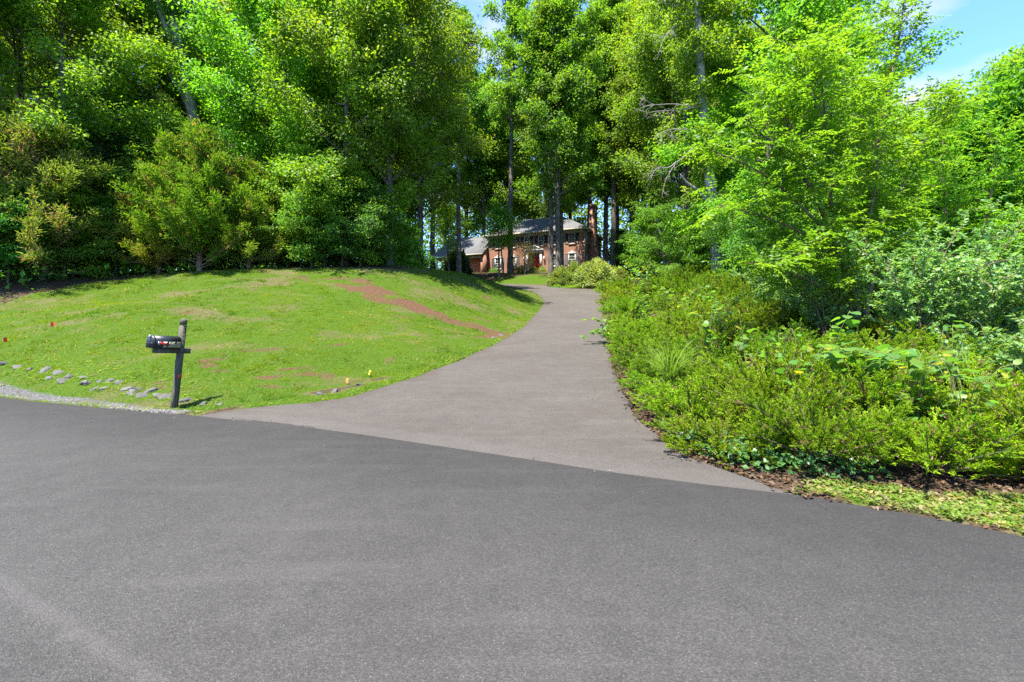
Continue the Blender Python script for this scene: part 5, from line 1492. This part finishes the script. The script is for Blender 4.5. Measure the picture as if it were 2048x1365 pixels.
# ------------------------------------------------------------------ broad leaved weeds and vines among the junipers: every large leaf its own piece
def big_leaf(kind, seed):
    rs = np.random.RandomState(seed)
    if kind == 'heart': out = [(0, 0), (.30, -.10), (.52, .10), (.50, .42), (.28, .78), (0, 1.0)]
    elif kind == 'oval': out = [(0, 0), (.20, .12), (.30, .36), (.27, .62), (.14, .86), (0, 1.0)]
    else: out = [(0, 0), (.36, .02), (.50, .30), (.30, .50), (.38, .78), (.06, .80)]       # lobed
    V = []; F = []
    m = len(out)
    for i, (x, y) in enumerate(out):                       # midrib then both halves
        V.append((0, y, -.10 * y * y + .0))
    for sg in (1, -1):
        for i, (x, y) in enumerate(out):
            V.append((sg * x, y + .02 * rs.randn(), .16 * x - .16 * y * y - .22 * x * x + .02 * rs.randn()))
    F = []
    for h in (0, 1):
        o = m * (1 + h)
        for i in range(m - 1):
            q = (i, o + i, o + i + 1, i + 1)
            F.append(q if h == 0 else q[::-1])
    col = np.tile(np.array([[.075, .165, .026]]), (len(V), 1)) * (.8 + .3 * rs.rand())
    if seed == 5: col = col * np.array([3.0, 1.3, .8])
    elif seed % 4 == 1: col = col * np.array([1.6, 1.25, .7])
    if seed % 4 == 2: col = col * np.array([1.15, 1.1, 1.3])
    me = mesh_arrays('leaf', np.array(V), np.array(F), M['leaf_soft'], col, True)
    return me
BL = {k: [big_leaf(k, s) for s in range(8)] for k in ('heart', 'oval', 'lobed')}
def leafy_plant(name, px, d, lines, n, size, kind, label, cat, seed, stem_r=.006, group=None, up=.6):
    rs = np.random.RandomState(seed)
    b = at(px, d); t = empty(name, (b[0], b[1], b[2] - .02)); tag(t, label, cat, group)
    mb = MB(); PS = []
    for ln in lines:
        P = smooth_line(ln, 14, 2); mb.tube(P, np.linspace(stem_r, stem_r * .4, 14), 5); PS.append(P)
    obj('stem', mb.mesh('stem', simple_stem, True), t)
    for i in range(n):
        P = PS[i % len(PS)]
        f = .12 + .88 * ((i // len(PS)) + .5 * rs.rand()) / (n / len(PS)); f = min(f, 1)
        c = np.array([np.interp(f, np.linspace(0, 1, 14), P[:, a]) for a in range(3)])
        az = i * 2.4 + rs.randn() * .5
        o = obj('leaf', BL[kind][rs.randint(8)], t)
        s = size * (.55 + .75 * rs.rand()) * (1.1 - .45 * f)
        c = c + np.array([math.cos(az), math.sin(az), 0]) * size * .45
        o.location = c; o.scale = (s, s, s)
        o.rotation_euler = (R(rs.randn() * 22 + 8), R(rs.randn() * 22), az - math.pi / 2)
    return t
simple_stem = simple_mat('green_stem', (0.16, 0.17, 0.05), 0.6, .2)
def sprawl(rs, n, w, h, z0=.25):
    out = []
    for i in range(n):
        az = i * 2.4 + rs.randn() * .3; r = w * (.4 + .6 * rs.rand())
        out.append([(0, 0, 0), (math.cos(az) * r * .2, math.sin(az) * r * .2, h * .85), (math.cos(az) * r * .7, math.sin(az) * r * .7, h * (1.0 + .25 * rs.rand())), (math.cos(az) * r, math.sin(az) * r, h * (.8 + .35 * rs.rand()))])
    return out
q = np.random.RandomState(5)
leafy_plant('tulip_seedling', 1492, 7.1, [[(0, 0, 0), (.0, .0, .5), (-.05, 0, .95), (-.10, .02, 1.38)], [(0, 0, 0), (.2, -.05, .35), (.38, -.1, .62)], [(0, 0, 0), (-.2, -.05, .3), (-.42, -.1, .55)], [(0, 0, 0), (.05, -.2, .3), (.1, -.35, .5)]], 64, .17, 'lobed', 'tall broad leaved seedling standing upright out of the junipers', 'plant', 101, .009)
leafy_plant('grape_vine', 1715, 6.0, [[(0, .5, .3), (-.05, .4, .9), (.0, .3, 1.2), (.12, .3, 1.45)], [(0, .4, .3), (.15, .1, .95), (.3, -.3, .88), (.42, -.7, .80)], [(0, .4, .3), (-.05, .1, .98), (-.3, -.1, .92), (-.55, -.2, .86)], [(0, .3, .3), (.2, 0, .92), (.35, -.5, .84), (.5, -1.1, .66)], [(.2, .2, .3), (.4, .1, .98), (.6, -.2, .9)], [(0, .3, .3), (.1, -.2, .9), (.2, -.7, .8), (.45, -1.4, .62)]], 150, .17, 'heart', 'heart leaved grape vine sprawling over the front junipers', 'vine', 102)
leafy_plant('redbud_seedling', 1418, 8.6, sprawl(q, 5, .5, 1.1), 56, .13, 'heart', 'small heart leaved redbud shoot behind the tuft of long grass', 'plant', 103)
leafy_plant('grape_vine', 1930, 4.7, sprawl(q, 6, .6, .9), 60, .15, 'oval', 'oval leaved vine at the road verge end of the front junipers', 'vine', 104)
leafy_plant('grape_vine', 1600, 5.9, sprawl(q, 6, .7, .85), 64, .11, 'heart', 'low heart leaved vine between the seedling and the sprawling vine', 'vine', 105)
leafy_plant('pokeweed', 1905, 6.1, sprawl(q, 5, .35, 1.1), 30, .15, 'oval', 'yellowish pokeweed poking up between the two vines', 'plant', 106)
leafy_plant('grape_vine', 1360, 13.5, sprawl(q, 7, 1.1, 1.3), 90, .13, 'heart', 'vine covering the middle junipers beside the driveway', 'vine', 107)
leafy_plant('pokeweed', 2040, 4.3, sprawl(q, 5, .45, .7), 30, .12, 'oval', 'green pokeweed at the end of the verge', 'plant', 108)
leafy_plant('grape_vine', 1290, 19.5, sprawl(q, 7, 1.5, 1.75), 110, .15, 'heart', 'vine over the junipers at the upper driveway bend', 'vine', 109)
leafy_plant('grape_vine', 1275, 24.5, sprawl(q, 7, 1.5, 1.9), 90, .17, 'heart', 'vine on the farthest junipers where the driveway turns', 'vine', 111)
leafy_plant('grape_vine', 1445, 11.2, sprawl(q, 7, .9, 1.15), 90, .12, 'heart', 'vine on the junipers between the tall seedling and the dogwood', 'vine', 112)
leafy_plant('grape_vine', 1285, 15.6, sprawl(q, 7, .9, 1.25), 80, .13, 'oval', 'oval leaved vine above the knotweed spray', 'vine', 113)
leafy_plant('grape_vine', 1830, 5.2, sprawl(q, 6, .55, .95), 60, .15, 'heart', 'heart leaved vine among front junipers between the two larger vines', 'vine', 114)
leafy_plant('tulip_seedling', 1560, 6.6, sprawl(q, 5, .4, 1.0), 50, .13, 'lobed', 'short lobed seedling at the foot of the tall one', 'plant', 115)
leafy_plant('knotweed', 1222, 14.6, [[(0, 0, .1), (-.25, -.1, .42), (-.6, -.2, .40), (-.95, -.25, .18)], [(0, .3, .1), (-.2, .25, .7), (-.5, .2, .85), (-.82, .2, .78)], [(0, .1, .1), (-.15, .1, .5), (-.45, 0, .5), (-.7, -.1, .36)], [(.1, .2, .1), (0, .2, .7), (-.2, .1, .8)]], 96, .15, 'heart', 'arching knotweed spray leaning out over the driveway', 'plant', 110, .008)

# tuft of long grass
rs = np.random.RandomState(121)
n = 150
b = at(1338, 7.9); b = (b[0], b[1], b[2] + .12)
az = rs.rand(n) * 6.28; P = np.stack([np.cos(az) * .07, np.sin(az) * .07, np.zeros(n) + .05], axis=1) * rs.rand(n, 1) ** .5 + np.array([0, 0, .1])
out = np.stack([np.cos(az), np.sin(az), np.zeros(n)], axis=1)
D = unit(out * (.2 + .5 * rs.rand(n, 1)) + np.array([0, 0, 1.0])); Sd = unit(np.stack([-np.sin(az), np.cos(az), np.zeros(n)], axis=1))
sg = np.linspace(0, 1, 5)
L_ = .55 + .65 * rs.rand(n); W_ = .006 + .005 * rs.rand(n)
cen = P[:, None, :] + D[:, None, :] * (L_[:, None] * sg)[..., None] + (out * (.25 + .45 * rs.rand(n, 1)) - np.array([0, 0, .30]))[:, None, :] * (L_[:, None] * sg ** 2)[..., None]
wd_ = Sd[:, None, :] * (W_[:, None] * (1 - .92 * sg ** 2))[..., None] * .5
V = np.stack([cen - wd_, cen + wd_], axis=2).reshape(-1, 3)
F = np.concatenate([(np.arange(n) * 10)[:, None] + np.array([[2 * k, 2 * k + 1, 2 * k + 3, 2 * k + 2]]) for k in range(4)])
t = obj('grass_tuft', mesh_arrays('grass_tuft', V, F, M['grass'], np.repeat(np.array([.15, .24, .05]) * (.7 + .7 * rs.rand(n, 1)), 10, axis=0)), None, b)
tag(t, 'tuft of long arching grass blades between the driveway junipers', 'grass tuft')

# ------------------------------------------------------------------ bushes by the house
def make_bush(seed, n, leaf, pal, lmat='leaf', shape=1.0, rough=.18):
    rs = np.random.RandomState(seed)
    d = unit(rs.randn(n, 3)); d[:, 2] = np.abs(d[:, 2]) * 1.0
    lump = 1 + rough * (vnoise(np.arctan2(d[:, 1], d[:, 0]) * 2.2 + 9, d[:, 2] * 5 + 3, .8, seed) * 2 - 1)
    r = (1 - .35 * rs.rand(n) ** 2) * lump
    P = d * r[:, None] * np.array([1, 1, shape])
    D = unit(d + rs.randn(n, 3) * .6); Nn = unit(d * .6 + np.array([0, 0, .5]) + rs.randn(n, 3) * .4)
    V, F = leaf_arrays(P, D, Nn, leaf[0] * (.7 + .6 * rs.rand(n)), leaf[1] * (.7 + .6 * rs.rand(n)), .12, .1)
    mb = MB()
    for i in range(9):
        a = i * 2.4; mb.tube([(0, 0, -.1), (math.cos(a) * .25, math.sin(a) * .25, .4 * shape), (math.cos(a) * .6, math.sin(a) * .6, .7 * shape)], [.03, .02, .008], 4, False)
    return mb.mesh('stems', M['bark'], True), mesh_arrays('foliage', V, F, M[lmat], leaf_colors(rs, n, pal, vnoise(P[:, 0] * 4, P[:, 2] * 4, 1, seed + 1), np.clip(P[:, 2] / shape - .3, 0, 1)))  # foliage colour lightens towards the top, light from above painted in
def place_bush(ms, px, d, r, h, label, name='bush', group='bushes by the house', rz=0):
    x, y, z = at(px, d)
    t = empty(name, (x, y, z - .05), (0, 0, rz), (r, r, h)); tag(t, label, 'bush', group)
    obj('stems', ms[0], t); obj('foliage', ms[1], t)
VAR = [(0.075, 0.125, 0.028), (0.155, 0.205, 0.06), (0.29, 0.32, 0.12)]
bv = make_bush(131, 9000, (.10, .05), VAR, 'leaf_soft', 1.0, .12)
place_bush(bv, 1191, 42.6, 2.05, 2.45, 'large round variegated cream and green bush at the driveway bend', 'variegated_bush')
bo = make_bush(132, 7000, (.13, .07), [(0.07, 0.09, 0.03), (0.13, 0.16, 0.035), (0.21, 0.23, 0.05)], 'leaf', 1.0, .25)
place_bush(bo, 1122, 44.2, 1.15, 1.75, 'brownish green bush in front of the house, beside the variegated bush', 'azalea_bush')
place_bush(bo, 1146, 45.5, .95, 1.9, 'fresh green bush wedged between brownish and variegated bushes', 'azalea_bush', rz=2)
place_bush(bo, 1232, 45.5, 1.2, 1.3, 'dark low bush at the shaded side of the variegated bush', 'azalea_bush', rz=4)
gc = make_bush(135, 2600, (.14, .04), [(0.05, 0.12, 0.015), (0.08, 0.17, 0.02), (0.12, 0.2, 0.03)], 'leaf', 1.0, .3)
place_bush(gc, 1150, 42.3, 1.3, .35, 'low bright green lily clump at the foot of the bushes', 'lily_clump')
place_bush(gc, 1117, 43.3, .8, .35, 'small green lily clump below the brownish bush', 'lily_clump', rz=1)
bx_ = make_bush(133, 3200, (.09, .05), [(0.04, 0.09, 0.015), (0.10, 0.16, 0.02), (0.17, 0.22, 0.03)], 'leaf', 1.0, .1)
for px, r, lab in ((1030, .62, 'clipped boxwood ball nearest the wing, left in a pair'), (1045.5, .66, 'clipped boxwood ball just beside the pilaster, second of the pair'), (1066.5, .58, 'clipped boxwood ball before the doorway, under the maple'), (1084, .56, 'darkest clipped boxwood ball by the door lantern'), ):
    d = 57.2 - .35 * (px - 1055) / 16
    place_bush(bx_, px, d, r, r * 1.55, lab, 'boxwood', rz=px)
place_bush(gc, 989, 59.3, .75, .7, 'yellowish low shrub beneath the window by the wing', 'low_shrub', rz=2)
bm2 = make_bush(134, 9000, (.2, .1), [(0.02, 0.04, 0.012), (0.035, 0.065, 0.018), (0.13, 0.17, 0.02)], 'leaf_gloss', 1.0, .25)
place_bush(bm2, 913, 57.0, 1.6, 2.9, 'dark glossy magnolia shrub with yellow-green edges before the porch', 'magnolia_shrub')

# ------------------------------------------------------------------ ground cover
def scatter(n, x0, x1, y0, y1, rs, fn):
    X = rs.uniform(x0, x1, n); Y = rs.uniform(y0, y1, n)
    k = fn(X, Y); return X[k], Y[k]

# lawn grass: short blades, thinner where the soil shows
rs = np.random.RandomState(141)
def lawn_pick(X, Y):
    lw, cl, gr = masks(X, Y)
    near = np.clip(16 / np.hypot(X, Y), .12, 1.0)
    p = np.clip(lw * 1.9 - .9, .0, 1) * np.clip(1.05 - 1.0 * cl, 0.07, 1) * np.clip(1 - gr, .05, 1) * near
    p *= np.clip(.05 + 1.5 * (.5 * vnoise(X, Y, .42, 15) + .5 * vnoise(X, Y, .16, 25)), 0, 1)
    p *= ~(in_poly(X, Y, DRIVE_POLY) | in_poly(X, Y, ROAD_POLY))
    return rs.rand(len(X)) < p
X, Y = scatter(80000, -27, 3, 6.8, 34, rs, lawn_pick)
ncl = len(X); per = 8
cf = rs.rand(ncl); ch = .55 + .9 * rs.rand(ncl) ** 2
ck = np.repeat(np.arange(ncl), per)
rr_ = .035 + .05 * rs.rand(len(ck))
an = rs.rand(len(ck)) * 6.28
X = X[ck] + np.cos(an) * rr_; Y = Y[ck] + np.sin(an) * rr_
ok = ~(in_poly(X, Y, DRIVE_POLY) | in_poly(X, Y, ROAD_POLY))
X, Y, ck = X[ok], Y[ok], ck[ok]
n = len(X); cf = cf[ck]; ch = ch[ck]
Z = height(X, Y) - .008
az = rs.rand(n) * 6.28
out = np.stack([np.cos(az), np.sin(az), np.zeros(n)], axis=1)
D = unit(out * (.35 + .7 * rs.rand(n, 1)) + np.array([0, 0, 1.0])); Sd = np.stack([-np.sin(az), np.cos(az), np.zeros(n)], axis=1)
far = np.hypot(X, Y)
tall = (.6 + .8 * vnoise(X, Y, .6, 16) ** 1.5) * ch
V, F = blade_arrays(np.stack([X, Y, Z], axis=1), D, Sd, (.045 + .045 * rs.rand(n)) * tall, (.012 + .009 * rs.rand(n)) * np.clip(far / 11, .9, 2.2), out * .35)
tv = np.clip(.55 * vnoise(X, Y, 1.6, 17) + .55 * vnoise(X, Y, .30, 18) + .35 * cf + .2 * rs.rand(n) - .30, 0, 1)[:, None]
gcol = np.array([.022, .085, .003]) + (np.array([.150, .205, .012]) - np.array([.022, .085, .003])) * tv
straw = (rs.rand(n) < .06 + .8 * np.clip(vnoise(X, Y, .9, 19) * .6 + vnoise(X, Y, .35, 22) * .4 - .5, 0, 1))[:, None]
gcol = np.where(straw, np.array([.26, .22, .10]) * (.7 + .5 * rs.rand(n, 1)), gcol)
g = obj('lawn_grass', mesh_arrays('lawn_grass', V, F, M['grass'], np.repeat(gcol, 4, axis=0)))
tag(g, 'short mown grass over the mound and bank', 'grass', kind='stuff')

# broad weeds: lawn clover, verge and road edge tufts
rs = np.random.RandomState(151)
def weed_pick(X, Y):
    road_d = dist_line(X, Y, ROAD_EDGE); dr_d = dist_line(X, Y, DL)
    inr = in_poly(X, Y, ROAD_POLY); ind = in_poly(X, Y, DRIVE_POLY)
    v = in_poly(X, Y, VERGE)
    lw, cl, gr = masks(X, Y)
    p = np.where(v, .95 * (.35 + .8 * vnoise(X, Y, .2, 3)) * np.clip(road_d / .10, .1, 1), 0)
    p = np.maximum(p, np.where((X < -5.2) & (road_d < .38), .55 * np.clip(1.2 - road_d / .38, 0, 1) * (vnoise(X, Y, .8, 5) > .45), 0))
    p = np.maximum(p, np.where((dr_d < .5) & (X < 2) & (lw > 0), .45 * (1 - dr_d / .5) * (vnoise(X, Y, .5, 6) > .35), 0))
    p = np.maximum(p, np.where((X > -6.2) & (X < -5.1) & (Y > 7.4) & (Y < 8.2), .35, 0))
    srow = dist_line(X, Y, [(-5.6, 8.1), (-6.6, 8.75), (-7.6, 9.2), (-9.0, 9.9), (-12.0, 11.1)])
    p = np.maximum(p, np.where(srow < .42, .42, 0))
    p *= ~(inr | ind)
    return rs.rand(len(X)) < p
X1, Y1 = scatter(45000, 2.3, 9, -1, 4.6, rs, weed_pick)
X2, Y2 = scatter(90000, -24, 2.2, 7, 24, rs, weed_pick)
X = np.concatenate([X1, X2]); Y = np.concatenate([Y1, Y2]); n = len(X)
Z = height(X, Y)
m = 5
az = (rs.rand(n, 1) * 6.28 + np.arange(m)[None, :] * 1.26 + rs.randn(n, m) * .3)
sz = np.where(X > 2, .030, .026)[:, None] * (.5 + .9 * rs.rand(n, 1)) * np.ones((1, m))
h = sz * (.2 + .9 * rs.rand(n, m))
base = np.stack([X, Y, Z], axis=1)[:, None, :] + np.stack([np.cos(az) * sz * .2, np.sin(az) * sz * .2, h], axis=2)
D = np.stack([np.cos(az), np.sin(az), .25 + .4 * rs.randn(n, m)], axis=2)
V, F = leaf_arrays(base.reshape(-1, 3), D.reshape(-1, 3), unit(np.array([0, 0, 1.0]) + rs.randn(n * m, 3) * .35), (sz * 1.2).ravel(), (sz * .62).ravel(), .1, .15)
c = np.array([.085, .14, .022]) * (.6 + .8 * rs.rand(n, 1)); yel = (rs.rand(n) < np.where((X < -5.2) & (dist_line(X, Y, ROAD_EDGE) < .45), .5, .07))[:, None]
c = np.where(yel, np.array([.17, .17, .04]) * (.7 + .5 * rs.rand(n, 1)), c)
verge_dry = ((X > 2) & (rs.rand(n) < .35))[:, None]
c = np.where(verge_dry, np.array([.19, .17, .07]) * (.6 + .5 * rs.rand(n, 1)), c)
w = obj('weeds', mesh_arrays('weeds', V, F, M['leaf'], np.repeat(c, m * 4, axis=0)))
tag(w, 'low weeds on the verges and along the driveway edge', 'weeds', kind='stuff')

# gravel of the shoulder
rs = np.random.RandomState(161)
def grav_pick(X, Y):
    g = dist_line(X, Y, GRAVEL_LINE); gw = 0.15 + 0.018 * np.clip(-5.3 - X, 0, 9)
    return (rs.rand(len(X)) < np.clip(1.25 - g / gw, 0, 1)) & ~in_poly(X, Y, ROAD_POLY)
X, Y = scatter(120000, -20, -4.9, 7, 14.5, rs, grav_pick)
X, Y = X[:9000], Y[:9000]; n = len(X)
oc = np.array([(1, 0, 0), (0, 1, 0), (-1, 0, 0), (0, -1, 0), (0, 0, 1)], float)
ft = np.array([(0, 1, 4), (1, 2, 4), (2, 3, 4), (3, 0, 4)])
sz = .008 + .016 * rs.rand(n) ** 2
V = oc[None] * (1 + .45 * rs.randn(n, 5, 1) * .6) * sz[:, None, None] * np.array([1.2, 1, .8]) + rs.randn(n, 5, 3) * sz[:, None, None] * .15
an = rs.rand(n) * 6.28; ca, sa = np.cos(an), np.sin(an)
V = np.stack([V[..., 0] * ca[:, None] - V[..., 1] * sa[:, None], V[..., 0] * sa[:, None] + V[..., 1] * ca[:, None], V[..., 2]], axis=2) + np.stack([X, Y, height(X, Y)], axis=1)[:, None, :]
F = (np.arange(n) * 5)[:, None, None] + ft[None]
m_gr = leaf_mat('gravel_stone', 0.0, .9, .2, 0, 0, gain=.73)
cg = np.array([.145, .14, .137]) * (.45 + 1.0 * rs.rand(n, 1))
gv = obj('gravel', mesh_arrays('gravel', V.reshape(-1, 3), F.reshape(-1, 3), m_gr, np.repeat(cg, 5, axis=0)))
tag(gv, 'grey gravel of the road shoulder', 'gravel', kind='stuff')

# dead leaves under the junipers, along the drive edge and on the wood floor
rs = np.random.RandomState(171)
def lit_pick(X, Y):
    dr_ = dist_line(X, Y, DR); ve = dist_line(X, Y, [(2.55, 4.35), (3.2, 4.2), (4.0, 3.95), (5.2, 3.6), (8.3, 2.4)])
    p = np.where(dr_ < .55, .8 * (1 - dr_ / .55) * (vnoise(X, Y, .5, 4) > .3), 0)
    p = np.maximum(p, np.where(ve < .5, .5 * (1 - ve / .5), 0))
    p = np.maximum(p, .10)
    ind = in_poly(X, Y, DRIVE_POLY)
    p = np.where(ind, np.where(dr_ < .10, .10, .0), p)
    return (rs.rand(len(X)) < p) & ~in_poly(X, Y, ROAD_POLY) & ~in_poly(X, Y, VERGE)
X, Y = scatter(70000, 1.6, 9, 2.4, 14, rs, lit_pick)
Xb, Yb = scatter(30000, -24, -3, 16, 30, rs, lambda a, b: ~in_poly(a, b, LAWN) & (rs.rand(len(a)) < .35))
X = np.concatenate([X, Xb]); Y = np.concatenate([Y, Yb]); n = len(X)
Z = height(X, Y) + np.where(in_poly(X, Y, DRIVE_POLY), .10, .01) + .02 * rs.rand(n)
an = rs.rand(n) * 6.28
V, F = leaf_arrays(np.stack([X, Y, Z], axis=1), np.stack([np.cos(an), np.sin(an), .25 * rs.randn(n)], axis=1), unit(np.array([0, 0, 1.0]) + rs.randn(n, 3) * .4), .04 + .035 * rs.rand(n), .02 + .02 * rs.rand(n), .2, .25)
pal = np.array([(.10, .062, .038), (.15, .095, .058), (.19, .135, .088), (.07, .045, .03), (.20, .11, .05)])
c = pal[rs.randint(5, size=n)] * (.7 + .5 * rs.rand(n, 1))
lt = obj('leaf_litter', mesh_arrays('leaf_litter', V, F, M['litter'], np.repeat(c, 4, axis=0)))
tag(lt, 'dry brown leaves under the junipers and on the wood floor', 'leaf litter', kind='stuff')

# ivy creeping at the corner of the juniper bed
rs = np.random.RandomState(181)
X, Y = scatter(3000, 1.9, 4.0, 4.15, 6.2, rs, lambda a, b: (dist_line(a, b, [(2.1, 5.9), (2.2, 5.2), (2.45, 4.75), (2.9, 4.5), (3.3, 4.4)]) < .20 + .12 * vnoise(a, b, .3, 7)) & ~in_poly(a, b, DRIVE_POLY))
n = len(X); an = rs.rand(n) * 6.28
V, F = leaf_arrays(np.stack([X, Y, height(X, Y) + .03 + .16 * rs.rand(n)], axis=1), np.stack([np.cos(an), np.sin(an), -.2 + .3 * rs.randn(n)], axis=1), unit(np.array([-.2, -.3, .9]) + rs.randn(n, 3) * .4), .045 + .03 * rs.rand(n), .042 + .025 * rs.rand(n), .1, .1)
iv = obj('ivy', mesh_arrays('ivy', V, F, M['leaf_gloss'], leaf_colors(rs, n, [(.03, .085, .02), (.05, .13, .03), (.11, .19, .04)], rs.rand(n), np.zeros(n))))
tag(iv, 'dark ivy creeping along the corner of the juniper bed', 'ivy', kind='stuff')

# low green cover in the wood's shade
rs = np.random.RandomState(191)
X, Y = scatter(30000, -30, 12, 15, 60, rs, lambda a, b: ~in_poly(a, b, LAWN) & ~in_poly(a, b, DRIVE_POLY) & ~in_poly(a, b, HOUSE_LAWN) & (vnoise(a, b, 1.5, 9) > .48) & (b > 16) & ~((a > 1) & (b < 40)))
n = len(X); an = rs.rand(n) * 6.28
V, F = leaf_arrays(np.stack([X, Y, height(X, Y) + .02 + .14 * rs.rand(n)], axis=1), np.stack([np.cos(an), np.sin(an), .1 + .3 * rs.randn(n)], axis=1), unit(np.array([0, 0, 1.]) + rs.randn(n, 3) * .4), .10 + .06 * rs.rand(n), .05 + .04 * rs.rand(n), .1, .15)
uc = obj('ground_cover', mesh_arrays('ground_cover', V, F, M['leaf'], leaf_colors(rs, n, 'deep', rs.rand(n), np.zeros(n))))
tag(uc, 'low green plants on the shaded wood floor', 'ground cover', kind='stuff')

# undergrowth deep in the wood
rs = np.random.RandomState(201)
n = 150000
th = rs.uniform(-1.15, 1.25, n); dd = 26 + 66 * rs.rand(n) ** .8
X = np.sin(th) * dd; Y = np.cos(th) * dd
hm = (1.2 + 4.6 * vnoise(X, Y, 4.0, 41) ** 1.3) * np.clip((dd - 20) / 18, .35, 1) * np.where(dd > 70, 1.7, 1)
px_ = X / np.maximum(Y, 1) * FPX + 1024
ok = ~in_poly(X, Y, LAWN) & ~in_poly(X, Y, DRIVE_POLY) & ~in_poly(X, Y, FAR_LAWN) & ~((px_ > 835) & (px_ < 1245) & (Y < 72)) & ~((px_ >= 1245) & (px_ < 1420) & (Y < 44)) & (vnoise(X, Y, 2.2, 42) > .25)
X, Y, hm = X[ok], Y[ok], hm[ok]; n = len(X)
P = np.stack([X, Y, tps(X, Y) + hm * rs.rand(n) ** .8], axis=1)
V, F = leaf_arrays(P, unit(rs.randn(n, 3) + np.array([0, 0, -.2])), unit(rs.randn(n, 3) * .5 + np.array([0, 0, .9])), .26 * (.6 + .8 * rs.rand(n)), .17 * (.6 + .8 * rs.rand(n)), .15, .1)
ug = obj('undergrowth', mesh_arrays('undergrowth', V, F, M['leaf'], leaf_colors(rs, n, 'fresh', vnoise(X, Y, 1.5, 43), np.zeros(n))))
tag(ug, 'leafy undergrowth filling the wood between the trunks', 'undergrowth', kind='stuff')

# loose grit and leaf crumbs on the asphalt edges
rs = np.random.RandomState(211)
t_ = rs.randint(60, 330, 900); off = rs.rand(900) ** 2.2 * 1.6
X = ROAD_EDGE[t_, 0] + ROAD_NRM[t_, 0] * off + rs.randn(900) * .08; Y = ROAD_EDGE[t_, 1] + ROAD_NRM[t_, 1] * off + rs.randn(900) * .08
t2 = rs.randint(2, 60, 500); o2 = rs.rand(500) ** 2 * .6
X = np.concatenate([X, DR[t2, 0] - o2]); Y = np.concatenate([Y, DR[t2, 1] + rs.randn(500) * .1]); n = len(X)
Zr = np.where(in_poly(X, Y, ROAD_POLY), .018, drive_z(X, Y) + .016)
ok = in_poly(X, Y, ROAD_POLY) | in_poly(X, Y, DRIVE_POLY)
X, Y, Zr = X[ok], Y[ok], Zr[ok]; n = len(X); an = rs.rand(n) * 6.28
V, F = leaf_arrays(np.stack([X, Y, Zr + .002], axis=1), np.stack([np.cos(an), np.sin(an), .12 * rs.rand(n)], axis=1), unit(np.array([0, 0, 1.0]) + rs.randn(n, 3) * .25), .012 + .03 * rs.rand(n) ** 2, .008 + .014 * rs.rand(n), .25, .1)
pal_ = np.array([(.30, .28, .25), (.16, .09, .05), (.10, .07, .045), (.22, .13, .06), (.05, .05, .05)])
gt = obj('road_debris', mesh_arrays('road_debris', V, F, M['litter'], np.repeat(pal_[rs.randint(5, size=n)], 4, axis=0)))
tag(gt, 'grit and leaf crumbs scattered along the asphalt edges', 'debris', kind='stuff')

# open joint where the old driveway meets the newer road
mbk = MB()
pts = [(x + .02 * math.sin(i * 1.7), y + .03 + .015 * math.sin(i * 2.3)) for i, (x, y) in enumerate(ROAD_EDGE) if -5.0 < x < -2.2]
pts = resample(np.array(pts), 90)
rk = np.random.RandomState(3)
pts = pts + np.column_stack([rk.randn(90) * .008, np.cumsum(rk.randn(90)) * .006])
w_ = .002 + .009 * rk.rand(90) ** 2
tn = np.gradient(pts, axis=0); tn /= np.linalg.norm(tn, axis=1)[:, None]; nn_ = np.stack([-tn[:, 1], tn[:, 0]], axis=1)
Lp = pts + nn_ * w_[:, None]; Rp = pts - nn_ * w_[:, None]
zz = np.maximum(drive_z(pts[:, 0], pts[:, 1]) + .016, .022)
V = np.stack([np.column_stack([Lp, zz]), np.column_stack([Rp, zz])], axis=1).reshape(-1, 3)
k_ = np.arange(len(pts) - 1)[:, None] * 2
crack = obj('road_crack', mesh_arrays('road_crack', V, k_ + np.array([[0, 1, 3, 2]]), simple_mat('joint_dirt', (0.03, 0.026, 0.022), 0.95, .3, 30)))
tag(crack, kind='structure')
